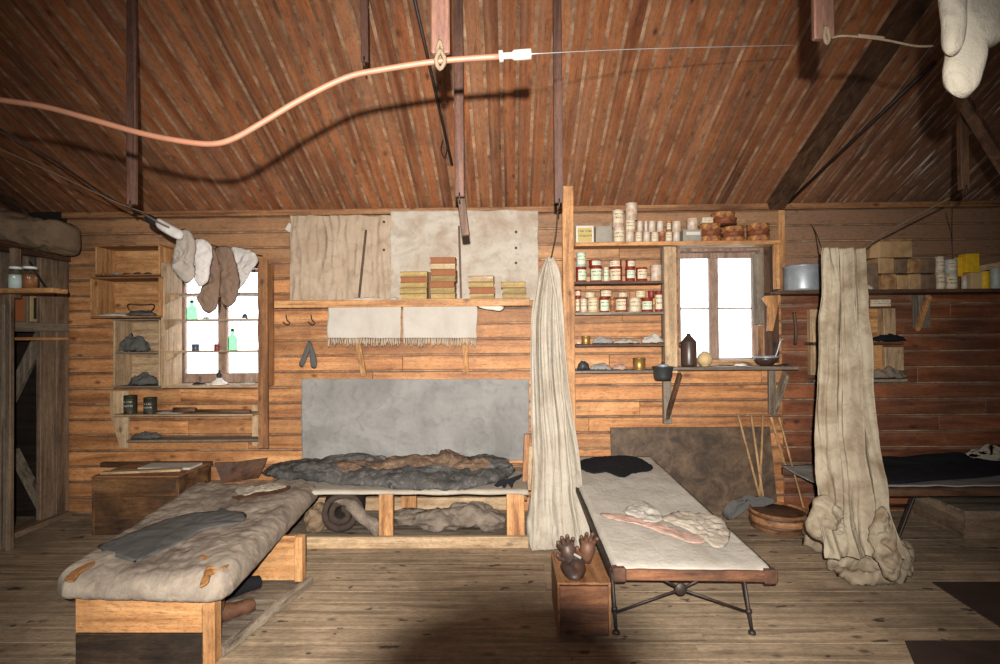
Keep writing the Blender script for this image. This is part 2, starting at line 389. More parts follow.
        if parent is not None:
            o.parent = parent
            o['_o'] = tuple(off)
        else: o.location = off; o['_o'] = tuple(off)
        if solid:
            md = o.modifiers.new('thick', 'SOLIDIFY'); md.thickness = solid; md.offset = 0
        if sub:
            md = o.modifiers.new('sub', 'SUBSURF'); md.levels = md.render_levels = sub
        return o
def tag(o, label, cat, group=None, kind=None):
    o['label'] = label; o['category'] = cat
    if group: o['group'] = group
    if kind: o['kind'] = kind
    return o
def thing(name, label, cat, loc, group=None):
    o = bpy.data.objects.new(name, None); o.empty_display_size = .05; COL.objects.link(o); o.location = loc; o['_o'] = tuple(loc)
    return tag(o, label, cat, group)
def struct(o): o['kind'] = 'structure'; return o
def struct_root(name, loc):
    o = bpy.data.objects.new(name, None); COL.objects.link(o); o.location = loc; o['_o'] = tuple(loc); o['kind'] = 'structure'; return o
def wpath(pts, n=6):                       # smooth path through points
    pts = [Vector(p) for p in pts]; out = []
    for i in range(len(pts)-1):
        p0 = pts[max(i-1, 0)]; p1 = pts[i]; p2 = pts[i+1]; p3 = pts[min(i+2, len(pts)-1)]
        for k in range(n):
            t = k/n; out.append(.5*((2*p1) + (p2-p0)*t + (2*p0-5*p1+4*p2-p3)*t*t + (3*p1-p0-3*p2+p3)*t**3))
    return out + [pts[-1]]

# ================================================================== THE SETTING
XL, XR, YB = -6.2, 6.6, -3.4
XP = X(72, D)                               # left partition
# --- floor
mb = MB(); y = YB; w = .135
while y < D:
    x = XL
    while x < XR:
        L = random.uniform(2.4, 4.2); x2 = min(x+L, XR)
        mb.box(x+.0006, x2-.0006, y+.0006, y+w-.0006, -.03, 0, .0012); x = x2
    y += w
mb.box(XL, XR, YB, D+.2, -.06, -.031)
struct(mb.build('floor', 'floor', origin=(0, 0, 0)))
# --- windows in the back wall: hole rectangles (x0,x1,z0,z1)
W1 = (X(170, D), X(263, D), Z(384, D), Z(263, D))
W2 = (X(679, D), X(764, D), Z(364, D), Z(251, D))
def plank_wall(x0, x1, name, mat, zs=.138):
    mb = MB(); z = 0
    while z < ZW:
        z2 = min(z+zs, ZW)
        cuts = [x0]
        xx = x0 + random.uniform(.6, 3.2)
        while xx < x1: cuts.append(xx); xx += random.uniform(1.6, 3.6)
        cuts.append(x1)
        for a, b in zip(cuts[:-1], cuts[1:]):
            segs = [(a, b)]
            for (h0, h1, g0, g1) in (W1, W2):
                if z2 > g0+.01 and z < g1-.01:
                    ns = []
                    for (p, q) in segs:
                        if q <= h0 or p >= h1: ns.append((p, q))
                        else:
                            if p < h0: ns.append((p, h0))
                            if q > h1: ns.append((h1, q))
                    segs = ns
            for (p, q) in segs:
                if q-p > .02:
                    mb.box(p+.0008, q-.0008, D, D+.022, z+.015, z2-.0012, .004)
                    mb.box(p+.0008, q-.0008, D+.003, D+.022, z+.0012, z+.0135, .002, 1)
        z = z2
    # sheathing behind the boards, split round the openings
    xs = sorted([x0, x1] + [v for h in (W1, W2) for v in h[:2] if x0 < v < x1])
    for a, b in zip(xs[:-1], xs[1:]):
        h = next((h for h in (W1, W2) if a >= h[0]-1e-4 and b <= h[1]+1e-4), None)
        if h: mb.box(a, b, D+.023, D+.2, 0, h[2]); mb.box(a, b, D+.023, D+.2, h[3], ZW)
        else: mb.box(a, b, D+.023, D+.2, 0, ZW)
    return struct(mb.build(name, [mat, 'bead'], origin=((x0+x1)/2, D, 0)))
XS = X(782, D)
plank_wall(XP-.05, XS, 'wall_back', 'wallp')
mb = MB(); mb.box(XL, XP-.052, D-.06, D+.1, 0, ZW); struct(mb.build('wall_store_back', 'dark'))  # store wall seen through the doorway, its shade put into the board colour
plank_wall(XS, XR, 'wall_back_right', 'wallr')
# --- ceiling, two slopes of boards
def slope(name, y0, y1, z0, z1):
    mb = MB(); x = XL; w = .108
    while x < XR:
        a = [(x+.003, y0, z0), (x+w-.003, y0, z0), (x+w-.003, y1, z1), (x+.003, y1, z1)]
        n = Vector((0, z1-z0, -(y1-y0))).normalized()*.02
        if n.z > 0: n = -n
        mb.prism([Vector(p)-n*.0 for p in a], -n, 0)
        # narrow raised bead along each joint
        mb.prism([Vector((x-.006, y0, z0))+n*.2, Vector((x+.016, y0, z0))+n*.2, Vector((x+.016, y1, z1))+n*.2, Vector((x-.006, y1, z1))+n*.2], -n*.2, 1)
        x += w
    mb.prism([Vector((XL, y0, z0))-n*1.2, Vector((XR, y0, z0))-n*1.2, Vector((XR, y1, z1))-n*1.2, Vector((XL, y1, z1))-n*1.2], -n*3)
    return struct(mb.build(name, ['ceil', 'bead'], origin=(0, y0, z0)))
YR = 0.0
slope('ceiling', D+.02, YR, ceil_z(D+.02), ceil_z(YR))
slope('ceiling_front', YB, YR, ceil_z(YR)-SL*(YR-YB), ceil_z(YR))
# --- outer walls behind and beside the camera
mb = MB(); mb.box(XL, XR, YB-.1, YB, 0, ceil_z(YR)-SL*(YR-YB)); struct(mb.build('wall_front', 'midX'))
for nm, xa, xb in (('wall_left', XL-.1, XL), ('wall_right', XR, XR+.1)):
    zb = ceil_z(YR)-SL*(YR-YB)
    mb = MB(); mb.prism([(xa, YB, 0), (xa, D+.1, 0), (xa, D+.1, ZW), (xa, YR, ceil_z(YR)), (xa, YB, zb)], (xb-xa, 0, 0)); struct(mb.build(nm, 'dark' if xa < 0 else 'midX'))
# --- cornice, batten, rafters
mb = MB(); mb.box(XP-1.5, XR, D-.05, D-.002, ZW-.055, ZW-.004, .004); struct(mb.build('trim_1', 'midX'))
mb = MB(); mb.box(X(779, D), X(785, D), D-.03, D-.002, Z(288, D), ZW-.06, .003); struct(mb.build('trim_2', 'pineZ'))
def rafter(px, name, w=.15, d=.09):
    x = X(px, D, 212); mb = MB(); a = Vector((x, D-.06, ceil_z(D-.06)-d/2-.01)); b = Vector((x, .1, ceil_z(.1)-d/2-.01))
    mb.bar(a, b, w, d, bev=.006); return struct(mb.build(name, 'dkY'))
rafter(772, 'trim_3', .13)
rafter(30, 'trim_4', .10, .05)
# --- left partition with its doorway (runs towards the camera)
zt = Z(257, D, 75)
mb = MB()
mb.box(XP-.05, XP, 4.50, D-.03, 0, zt-.05, .004)
mb.box(XP-.045, XP-.006, 4.35, 4.485, 0, zt-.05, .004)
struct(mb.build('wall_partition', 'tanZ'))
dr = struct_root('door_1', (XP, 4.2, 0))
mb = MB(); mb.box(XP-.08, XP+.02, 3.2, D-.03, zt-.05, zt, .006); mb.box(XP-.02, XP+.03, 3.87, D-.03, zt-.004, zt+.03, .004); mb.build('door_header', 'dkY', dr)
mb = MB(); mb.box(XP-.06, XP+.01, 3.6, 4.62, 1.615, 1.69, .004); mb.build('door_rail', 'greyY', dr)
mb = MB(); mb.box(XP-.06, XP+.02, 3.6, 4.60, 1.545, 1.57, .003); mb.build('lintel', 'pineY', dr)
mb = MB(); mb.box(XP-.12, XP+.06, 3.5, 4.6, .001, .05, .008); mb.build('threshold', 'tanY', dr)
mb = MB()
yy = 4.02
for wv in (.12, .14, .11, .13, .1):
    mb.box(XP-.075, XP-.055, yy, yy+wv-.004, 1.69, zt-.05, .002); yy += wv
mb.build('transom_panel', 'greyZ', dr)
mb = MB(); mb.bar(P(13, 450, 4.5), P(44, 510, 4.5), .03, .09, up=(0, 1, 0)); mb.build('brace', 'greyZ', dr)
mb = MB(); mb.bar(P(10, 400, 4.5), P(44, 330, 4.5), .10, .03, up=(0, 1, 0)); mb.build('brace', 'greyZ', dr)
mb = MB(); mb.box(XP-.054, XP-.046, 4.07, 4.25, 1.70, 1.92); tag(mb.build('picture', 'amber'), 'dark glazed picture leaning in the transom above the doorway', 'picture')
mb = MB(); mb.box(XP-.054, XP-.044, 4.30, 4.44, 1.70, 1.92, .002); mb.box(XP-.043, XP-.041, 4.325, 4.415, 1.72, 1.90, 0, 1)
tag(mb.build('small_picture', ['cream', 'blktin']), 'small pale framed dark picture in the transom, right of the dark glazed one', 'picture')
# stub wall facing the camera at the extreme left
YS = 3.86
xs = X(14, YS)
mb = MB()
for k in range(6):
    mb.box(xs-.16-.14*(k+1), xs-.162-.14*k, YS, YS+.03, 0, Z(240, YS, 5), .003)
mb.box(xs-.16, xs-.045, YS, YS+.03, 0, Z(293, YS, 5), .003)
mb.box(xs-.04, xs, YS-.03, YS+.005, 0, Z(293, YS, 5), .004)
mb.box(X(9, YS), X(14, YS), YS, YS+.06, Z(293, YS), Z(242, YS), .003)
struct(mb.build('wall_stub', 'tanZ'))
mb = MB(); mb.box(xs-.062, xs-.04, YS-.034, YS-.001, .02, Z(300, YS), .002); struct(mb.build('trim_5', 'greyZ'))
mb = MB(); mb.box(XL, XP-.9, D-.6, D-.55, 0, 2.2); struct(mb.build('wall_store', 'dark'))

# --- windows
def window(name, w, yframe, mull, bars, fw):
    r = struct_root(name, ((w[0]+w[1])/2, D, w[2]))
    mb = MB()                                # reveal boards
    mb.box(w[0]-.0, w[0]+.02, D-.0, D+.2, w[2], w[3]); mb.box(w[1]-.02, w[1], D, D+.2, w[2], w[3]); mb.box(w[0]+.02, w[1]-.02, D, D+.2, w[3]-.02, w[3])
    mb.build('reveal', 'frame', r)
    mb = MB(); mb.box(w[0]+.02, w[1]-.02, D-.03, D+.2, w[2], w[2]+.02, .003); mb.build('window_sill', 'paleX', r)
    mb = MB(); y0 = yframe; y1 = yframe+.04
    L, Rr, T_, B_ = fw
    x0, x1, z0, z1 = w[0]+.02, w[1]-.02, w[2]+.02, w[3]-.02
    mb.box(x0, x0+L, y0, y1, z0, z1, .004); mb.box(x1-Rr, x1, y0, y1, z0, z1, .004)
    mb.box(x0+L, x1-Rr, y0, y1, z0, z0+B_, .004); mb.box(x0+L, x1-Rr, y0, y1, z1-T_, z1, .004)
    for a, b in mull: mb.box(a, b, y0-.005, y1, z0+B_, z1-T_, .004)
    for zb in bars: mb.box(x0+L, x1-Rr, y0+.005, y1-.01, zb-.007, zb+.007)
    mb.build('window_frame', 'frame', r)
    mb = MB(); mb.box(x0, x1, y0+.018, y0+.022, z0, z1); mb.build('pane', 'pane', r)
    return r
window('window_1', W1, D+.13, [(X(218, D+.13), X(227, D+.13))], [], (.032, .02, .02, .085))
window('window_2', W2, D+.10, [(X(710, D+.1), X(719, D+.1))], [Z(310.5, D+.1)], (.004, .03, .05, .012))
# snow field outside
mb = MB(); mb.box(-40, 40, D+1.0, 80, -.4, -.3); struct(mb.build('ground_snow', 'snow'))

# ================================================================== HANGERS AND LINES UNDER THE ROOF
ZB = 2.30
def hanger(px, pyb, y, w, t, label, mat='strap', hole=True):
    if y > 2.95: y = 2.88
    x = X(px, y, 100); z0 = Z(pyb, y, px); z1 = ceil_z(y)-.001
    r = thing('roof_hanger', label, 'hanger', (x, y, z0), 'wooden hangers below the roof')
    mb = MB(); mb.box(x-w/2, x+w/2, y-t/2, y+t/2, z0, z1-.02, .004); mb.build('batten', mat, r)
    if y > 2: mb = MB(); mb.tube([(x, y-t/2-.003, z0+.02), (x, y-t/2-.004, z0-.02), (x, y, z0-.03)], .004, 6); mb.build('wire_loop', 'iron', r); return r
    mb = MB(); mb.tube(wpath([(x, y-t/2-.004, z0+.03), (x-.007, y-t/2-.008, z0+.0), (x, y-t/2-.008, z0-.02), (x+.007, y-t/2-.006, z0-.002), (x, y-t/2-.004, z0+.03)], 4), .005, 6); mb.build('wire_loop', 'rope', r)
    return r
hanger(441, 54, 1.46, .052, .02, 'short pale-lit hanger that carries the copper hose')
hanger(824, 40, 1.46, .055, .02, 'hanger near the camera with a wire tied through its end, right of centre')
hanger(132, 205, 3.03, .052, .025, 'leftmost long brown roof hanger, holding the sock line')
hanger(459, 197, 3.03, .052, .025, 'long brown roof hanger behind the end of the copper hose')
hanger(558, 203, 3.05, .046, .025, 'long grey-brown roof hanger above the middle curtain')
hanger(365, 62, 2.5, .034, .02, 'short thin hanger left of the copper hose bend, with an iron hook')
hanger(962, 190, 3.0, .045, .03, 'dark roof hanger at the right below the white glove', 'dkZ')
# block on the hanger end by the canvas
mb = MB(); a = P(461, 195, 3.0); mb.bar(P(461, 196, 3.02), P(466, 236, 3.02), .03, .045, bev=.004); tag(mb.build('wooden_toggle', 'dkZ'), 'dark wooden toggle hanging from the hanger in front of the pale canvas', 'toggle')
# the copper hose
YH = 1.44
hp = [P(-60, 92, YH), P(0, 100, YH), P(45, 107, YH), P(90, 119, YH), P(140, 133, YH), P(180, 141, YH), P(212, 144, YH), P(235, 138, YH), P(265, 121, YH), P(300, 100, YH), P(345, 78, YH), P(380, 70, YH), P(440, 61, YH), P(500, 56.5, YH)]
r = thing('hose', 'pinkish copper-brown hose sagging across the top left of the hut', 'hose', P(440, 61, YH))
mb = MB(); mb.tube(wpath(hp, 5), .0082, 10); mb.build('hose_body', 'copper', r)
mb = MB(); mb.tube([P(499, 56.5, YH), P(503, 56, YH)], .016, 10); mb.tube([P(503, 56, YH), P(512, 55.5, YH), P(514, 55.2, YH), P(531, 54, YH)], [.009, .009, .014, .015], 10); mb.build('nozzle', 'tape', r)
mb = MB(); mb.tube(wpath([P(440, 50, YH-.015), P(436, 60, YH-.02), P(440, 69, YH-.012), P(445, 60, YH-.02), P(440, 50, YH-.015)], 4), .006, 6); mb.build('tie', 'rope', r)
mb = MB(); mb.tube(wpath([P(530, 54, YH), P(640, 49, YH+.5), P(800, 45, YH+.9)], 8), .0014, 5); tag(mb.build('string', 'wire'), 'thin pale string running right from the end of the copper hose', 'string')
mb = MB(); mb.tube(wpath([P(832, 38, 1.44), P(842, 36, 1.42), P(860, 37, 1.42), P(885, 40, 1.42), P(915, 46, 1.42), P(933, 46, 1.42)], 6), .0032, 6); mb.tube(wpath([P(858, 35.5, 1.42), P(870, 36.5, 1.42), P(884, 38, 1.42)], 4), .0042, 6)
tag(mb.build('tied_wire', 'rope'), 'frayed pale wire sticking out from the hanger near the right top', 'wire')
# glove at top right
r = thing('glove', 'white knitted glove hanging in the top right corner', 'glove', P(965, 90, 1.35))
yg = 1.35
q = [(948, -30), (946, 10), (948, 45), (944, 70), (948, 88), (960, 98), (972, 94), (979, 74), (982, 54), (1000, 42), (1012, 20), (1010, -30)]
mb = MB(); mb.blob([P(a, b, yg) for a, b in q], (0, -1, 0), .035, 1, .25, 14, 10, 4, 3); mb.build('palm', 'white', r)
q = [(940, -30), (943, 20), (945, 50), (953, 56), (962, 46), (965, 10), (964, -30)]
mb = MB(); mb.blob([P(a, b, yg-.03) for a, b in q], (0, -1, 0), .022, 1, .25, 20, 8, 4, 5); mb.build('thumb', 'white', r)
# dark iron rods
mb = MB(); mb.tube([Cc(408, -30, .03), Cc(452, 165, .03)], .011, 6); mb.tube(wpath([Cc(443, 140, .05), Cc(441, 150, .06), Cc(445, 158, .06), Cc(447, 148, .06)], 5), .005, 6)
tag(mb.build('iron_rod', 'iron'), 'dark iron rod with a wire hook, slanting behind the hose-bearing hanger', 'rod')
mb = MB(); mb.tube([Cc(788, 203, .04), Cc(935, 62, .12)], .013, 6); tag(mb.build('iron_rod', 'iron'), 'dark iron rod slanting up from the batten at the right', 'rod')
mb = MB(); mb.bar(P(958, 92, 2.6), P(1012, 180, 2.75), .05, .03); tag(mb.build('diagonal_strut', 'dkZ'), 'dark strut slanting down at the far right under the roof', 'strut')
# sock line and its wires
a = P(134, 208, 3.02); 
def wirething(pts, r, mat, label, name='wire', cat='wire'):
    mb = MB(); mb.tube(wpath(pts, 6), r, 6); return tag(mb.build(name, mat), label, cat)
YK = 3.1
wirething([P(-20, 140, 2.6), P(60, 176, 2.8), P(118, 203, 3.0), P(146, 213, YK)], .003, 'rope', 'pale frayed cord from upper left to the sock line hanger')
wirething([P(-20, 118, 2.9), P(50, 158, 3.1), P(110, 198, 3.1), P(144, 214, YK)], .006, 'iron', 'dark cord above the pale frayed cord at upper left', 'cord', 'cord')
wirething([P(144, 214, YK), P(170, 228, YK), P(215, 246, 3.6), P(262, 256, 4.63)], .006, 'rope', 'clothes line holding the wool socks in front of the left window', 'clothes_line', 'line')
wirething([P(790, 205, 4.6), P(812, 226, 4.62), P(822, 250, 3.4)], .004, 'rope', 'thin cord from the roof batten to the right curtain', 'cord', 'cord')
wirething([P(950, 198, 3.0), P(905, 222, 3.2), P(880, 236, 3.3), P(862, 250, 3.32)], .005, 'rope', 'sagging cord from the dark right hanger to the curtain', 'cord', 'cord')
wirething([P(952, 203, 3.0), P(952, 235, 4.4), P(953, 259, 4.5)], .003, 'rope', 'pale string dropping to the white tins at the right', 'string', 'string')
wirething([P(558, 206, 3.05), P(556, 232, 3.5), P(551, 258, 3.9)], .004, 'rope', 'cord from the grey-brown hanger to the middle curtain', 'cord', 'cord')
# socks
def soft(name, label, cat, pts, y, th, mat, seed=1, nrm=(0, -1, 0), back=1.0, nz=.35, nf=12, group=None, prof=.5):
    mb = MB(); mb.blob([P(a, b, y) for a, b in pts], nrm, th*.7, back, nz, nf, 16, 9, seed, prof=prof); mb.crumple(min(.016, th*.6), 13, seed, (0, -1, 0)); return tag(mb.build(name, mat), label, cat, group)
mb = MB(); mb.blob([P(a, b, 3.12) for a, b in [(158, 218), (170, 224), (183, 232), (180, 240), (166, 234), (156, 226)]], (0, -1, 0), .03, 1, .3, 14, 7, 4, 1); mb.blob([P(a, b, 3.12) for a, b in [(147, 214), (158, 219), (156, 227), (146, 221)]], (0, -1, 0), .025, 1, .2, 14, 6, 4, 1, mi=1)
tag(mb.build('mitten_cuff', ['sockP', 'black']), 'pale rolled cloth with a black end at the top of the clothes line', 'cloth')
soft('wool_sock', 'grey wool sock, first on the clothes line from the left', 'sock', [(181, 230), (191, 232), (197, 244), (195, 262), (196, 276), (190, 283), (183, 280), (174, 270), (173, 262), (177, 245)], 3.2, .035, 'sock', 2, group='socks on the clothes line')
soft('wool_sock', 'plump pale grey wool sock, second on the clothes line', 'sock', [(196, 240), (206, 240), (214, 248), (212, 264), (209, 280), (202, 287), (196, 282), (196, 268), (193, 254)], 3.3, .035, 'sockP', 3, group='socks on the clothes line')
soft('wool_sock', 'long ragged dark grey sock, lowest on the clothes line', 'sock', [(204, 248), (214, 248), (220, 262), (221, 285), (218, 305), (210, 314), (203, 309), (198, 300), (202, 290), (205, 270)], 3.5, .03, 'sockB', 4, group='socks on the clothes line')
soft('wool_sock', 'brown wool sock hanging right of the ragged one', 'sock', [(217, 248), (230, 248), (236, 262), (240, 280), (237, 297), (229, 307), (221, 300), (220, 280), (219, 262)], 3.62, .03, 'sockB', 5, group='socks on the clothes line')
soft('wool_sock', 'pale wool sock at the right end of the clothes line', 'sock', [(231, 248), (246, 249), (256, 253), (258, 262), (252, 272), (246, 282), (238, 290), (236, 275), (233, 262)], 3.9, .035, 'sockP', 6, group='socks on the clothes line')

# ================================================================== WALL HANGINGS
def wallcloth(name, label, x0, x1, y0, y1, depth, mat, amp, seed, creasev=False, nails=0, edge=.006, tears=0):
    """cloth nailed to the wall: px corners, folds of amplitude amp"""
    mb = MB(); sv = Vector((seed*2.1, seed, seed*.7))
    def fn(u, v):
        px = x0+(x1-x0)*u; py = y0+(y1-y0)*v
        px += 1.6*noise.noise(Vector((v*5, seed, 0)))*(1 if u in (0, 1) else .4); py += 1.2*noise.noise(Vector((u*7, seed+3, 0)))
        p = P(px, py, depth)
        q = Vector((p.x*(7 if creasev else 2.2), 0, p.z*(1.8 if creasev else 6))) + sv
        n = noise.noise(q) + .6*(1-2*abs(noise.noise(q*2.1))) + .25*noise.noise(q*5)
        p.y -= amp*(.8+n)
        return p
    mb.grid(fn, 150, 70)
    return tag(mb.build(name, mat, solid=.003), label, 'cloth')
wallcloth('wall_canvas', 'brownish creased canvas nailed to the wall, left half of the upper pair', 291, 394, 216, 301, D-.05, 'canvasL', .022, 1, True)
wallcloth('wall_canvas', 'pale stained canvas nailed to the wall above the book shelf', 391, 538, 211, 300, D-.06, 'canvasU', .017, 4)
wallcloth('wall_canvas', 'smooth grey canvas stretched on the wall behind the bunk', 302, 529, 379, 460, D-.04, 'canvas', .008, 7)
wl = ['upper washer on the creased brown canvas', 'top washer of the three on the right of the pale canvas', 'middle washer of the three on the right of the pale canvas', 'lowest washer of the three on the right of the pale canvas', 'lower washer on the creased brown canvas']
for k, (a, b) in enumerate([(384, 222), (516, 232), (516, 248), (516, 263), (384, 250)]):
    c = P(a, b, D-.098); mb = MB(); mb.lathe((0, 0, 0), [(.001, 0), (.012, .002), (.012, .006), (.001, .009)], 10, T=Matrix.Translation(c) @ Matrix.Rotation(PI/2, 4, 'X'))
    tag(mb.build('leather_washer', 'leather'), 'small brown '+wl[k], 'washer', 'washers nailing the wall canvas')
for px0, py0, px1, py1, l in ((366, 230, 359, 298, 'thin brown stick leaning on the creased brown canvas'), (459, 226, 461, 298, 'thin brown stick leaning upright beside the tallest book pile')):
    mb = MB(); mb.bar(P(px0, py0, D-.09), P(px1, py1, D-.12), .018, .012, up=(0, 1, 0)); tag(mb.build('stick', 'dkZ'), l, 'stick')
mb = MB(); mb.bar(P(287, 226, D-.03), P(305, 237, D-.05), .006, .07, up=(0, 0, 1), bev=.001); tag(mb.build('paper_scrap', 'paper'), 'scrap of pale paper tucked above the left corner of the brown canvas', 'paper')

# ================================================================== LONG SHELF OVER THE BUNK
ys = 4.40; zs0 = Z(306, ys); zs1 = Z(298.5, ys)
r = thing('wall_shelf', 'long orange pine shelf above the back bunk, carrying piles of books', 'shelf', (X(400, ys), ys+.12, zs0))
mb = MB(); mb.box(X(275, ys), X(530, ys), ys, D-.06, zs1-.022, zs1, .003); mb.build('shelf_board', 'pineX', r)
mb = MB(); mb.box(X(275, ys), X(530, ys), ys-.018, ys-.001, zs0, zs1+.001, .003); mb.build('front_rail', 'pineX', r)
for a, b, c, d in ((359, 346, 367, 376), (468, 344, 469, 372)):
    mb = MB(); mb.bar(P(a-3, b-14, D-.12), P(c-3, d, D-.012), .05, .02, up=(0, -1, 0), bev=.003); mb.build('bracket', 'pineZ', r)
# books
def book(x, w, y, z, h, d, cm, pm, label, rot=0.0, group='books on the long shelf'):
    r = thing('book', label, 'book', (x, y, z), group)
    T = Matrix.Translation((x, y, z)) @ Matrix.Rotation(rot, 4, 'Z'); t = h*.13
    mb = MB(); mb.box(-w/2, w/2, -d/2, d/2, 0, t, .001, 0, T); mb.box(-w/2, w/2, -d/2, d/2, h-t, h-.0006, .001, 0, T); mb.box(-w/2, w/2, d/2-t, d/2, t, h-t, 0, 0, T); mb.build('cover', cm, r)
    mb = MB(); mb.box(-w/2+.005, w/2-.005, -d/2+.003, d/2-t, t, h-t, 0, 0, T); mb.build('pages', pm, r)
    return r
ordn = ['bottom', 'second', 'third', 'fourth', 'fifth', 'sixth', 'seventh']
piles = [(414, 28, 'leftmost pile', [(6, 'y'), (6, 'y'), (5.5, 'y'), (5.5, 'b'), (5.5, 'y')]),
         (443, 26, 'tallest pile', [(6, 'y'), (6, 'y'), (6, 'b'), (6, 'y'), (6, 'b'), (6.5, 'w'), (6, 'b')]),
         (482, 26, 'third pile', [(5.5, 'y'), (6, 'b'), (5.5, 'y'), (6.5, 'w')]),
         (514.5, 25, 'rightmost low pile', [(5, 'y'), (6, 'y'), (6, 'y')])]
cw = {'y': ('tan book with yellowed edges', 'covery', 'yellpage'), 'b': ('rust-brown book', 'coverb', 'coverb'), 'w': ('pale worn book', 'covery', 'pageL')}
for cx, wpx, pn, lst in piles:
    yb = 4.50; z = zs1
    for i, (hp_, c) in enumerate(lst):
        h = hp_*4.42/F; top = i == len(lst)-1
        book(X(cx+random.uniform(-.7, .7), 4.42), wpx*4.42/F*random.uniform(.96, 1.0), yb, z+.0004, h-.0006, .15, cw[c][1], cw[c][2],
             f"{cw[c][0]}, {'topmost' if top else ordn[i]+(' up' if i else '')} in the {pn} on the long shelf", random.uniform(-.03, .03))
        z += h
r_ = X(429, 4.45); mb = MB(); mb.box(X(426.5, 4.43)+.018, X(430, 4.43)+.012, 4.44, 4.56, zs1+.0005, zs1+.23, .002); tag(mb.build('book', 'dkZ'), 'thin dark book standing upright between the two left piles', 'book', 'books on the long shelf')
mb = MB(); mb.blob([Vector((X(a, 4.47), 4.47+.03*s_, zs1+.002)) for a, s_ in ((340, 0), (352, -1), (375, -1), (388, 0), (378, 1), (350, 1))], (0, 0, 1), .018, .05, .6, 30, 6, 4, 2)
tag(mb.build('paper_sheet', 'paper'), 'crumpled pale paper lying on the left of the long shelf', 'paper')
mb = MB(); mb.blob([Vector((X(a, 4.47), 4.47+.03*s_, zs1+.002)) for a, s_ in ((388, 0), (392, -1), (398, -.6), (399, .5), (393, 1))], (0, 0, 1), .02, .05, .5, 30, 6, 4, 6)
tag(mb.build('blue_cloth', 'bluet'), 'small pale blue rag on the long shelf left of the books', 'rag')
mb = MB(); mb.blob([P(a, b, ys+.02) for a, b in ((478, 306), (503, 306), (501, 311), (492, 310), (484, 309))], (0, -1, 0), .008, 1, .3, 30, 5, 4, 2); tag(mb.build('torn_paper', 'paper'), 'torn strip of white paper hanging under the right of the long shelf', 'paper')
# towels
def towel(x0, x1, label, seed):
    r = thing('towel', label, 'towel', (X((x0+x1)/2, ys+.01), ys+.01, Z(346, ys)), 'towels hanging from the long shelf')
    mb = MB()
    def fn(u, v):
        p = P(x0+(x1-x0)*u + 1.2*noise.noise(Vector((v*2, seed, u*3))), 306+32*v+.8*noise.noise(Vector((u*5, seed, 1))), ys+.004)
        p.y -= .012*v*(.6+math.sin(u*7+seed))+.006*noise.noise(Vector((u*6, v*3, seed))); return p
    mb.grid(fn, 50, 24); mb.build('towel_cloth', 'towel', r, solid=.004)
    mb = MB()
    n = 46
    for k in range(n):
        u = (k+.5)/n; px = x0+(x1-x0)*u; j = random.uniform(-.8, .8)
        p = fn(u, 1.0)
        q = P(px+j, 345+random.uniform(-2, 2), ys); q.y = p.y-.004*random.random(); mm = (p+q)/2+Vector((random.uniform(-.004, .004), 0, 0))
        mb.tube([p+Vector((0, 0, .004)), mm, q], [.0035, .0045, .003], 5)
    mb.build('fringe', 'fringe', r)
towel(328, 401, 'white fringed towel, left of the pair under the long shelf', 1)
towel(403, 477, 'white fringed towel, right of the pair under the long shelf', 2)
# hanging mitts and hooks
for px, py, l in ((286, 320, 'left bent iron hook under the left end of the long shelf'), (311, 320, 'right bent iron hook, above the hanging mitts')):
    mb = MB(); mb.tube(wpath([P(px, py-5, D-.005), P(px+1, py, D-.03), P(px+4, py+3, D-.05), P(px+1, py+5, D-.04), P(px-3, py+2, D-.03)], 4), .005, 6)
    tag(mb.build('wall_hook', 'iron'), l, 'hook', 'hooks under the long shelf')
r = thing('mitt_pair', 'pair of small dark mitts hung from a nail left of the towels', 'mitts', P(308, 365, D-.05))
for q, sd in (([(309, 341), (312, 345), (308, 356), (303, 367), (299, 364), (303, 354), (307, 344)], 1), ([(310, 341), (313, 347), (317, 360), (316, 368), (311, 367), (310, 356), (309, 347)], 2)):
    mb = MB(); mb.blob([P(a, b, D-.05) for a, b in q], (0, -1, 0), .018, 1, .4, 20, 7, 4, sd); mb.build('mitt', 'rag', r)

# ================================================================== BACK BUNK
yb0, yb1 = 3.88, D-.03
zb = Z(491, yb0)
xa, xb = X(250, yb0), X(524, yb0)
r = thing('bunk_bed', 'pine-framed bunk along the back wall with a dark sleeping bag on it', 'bed', ((xa+xb)/2, (yb0+yb1)/2, 0))
mb = MB(); mb.box(xa, xb+.02, yb0-.01, yb1-.02, zb-.02, zb, .004); mb.build('base_boards', 'paleX', r)
mb = MB(); mb.box(xa+.1, xb+.02, yb0-.02, yb0+.02, 0.001, Z(536, yb0), .006); mb.build('bottom_rail', 'paleX', r)
for p0, p1, yy in ((377, 391, yb0), (505, 523, yb0)):
    mb = MB(); mb.box(X(p0, yb0), X(p1, yb0), yy+.021, yy+.07, .01, zb-.021, .004); mb.build('leg', 'pineZ', r)
for p0, p1 in ((400, 415),):
    mb = MB(); mb.box(X(p0, 4.5), X(p1, 4.5), 4.5, 4.56, 0.02, zb-.021, .004); mb.build('leg', 'pineZ', r)
for p0 in (545,):
    pass
mb = MB(); mb.box(xa, xb, yb1-.06, yb1-.03, .05, .16, .004); mb.box(xa, xb, yb1-.06, yb1-.03, .2, .30, .004); mb.build('back_rail', 'paleX', r)
mb = MB(); mb.box(xa+.1, xb, yb0+.03, yb1-.07, .012, .05, .002); mb.build('bottom_boards', 'greyX', r)
mb = MB(); mb.bar(P(524, 500, yb0+.25), P(527, 434, yb0+.25), .045, .03, up=(0, 1, 0), bev=.004); mb.build('head_post', 'midZ', r)
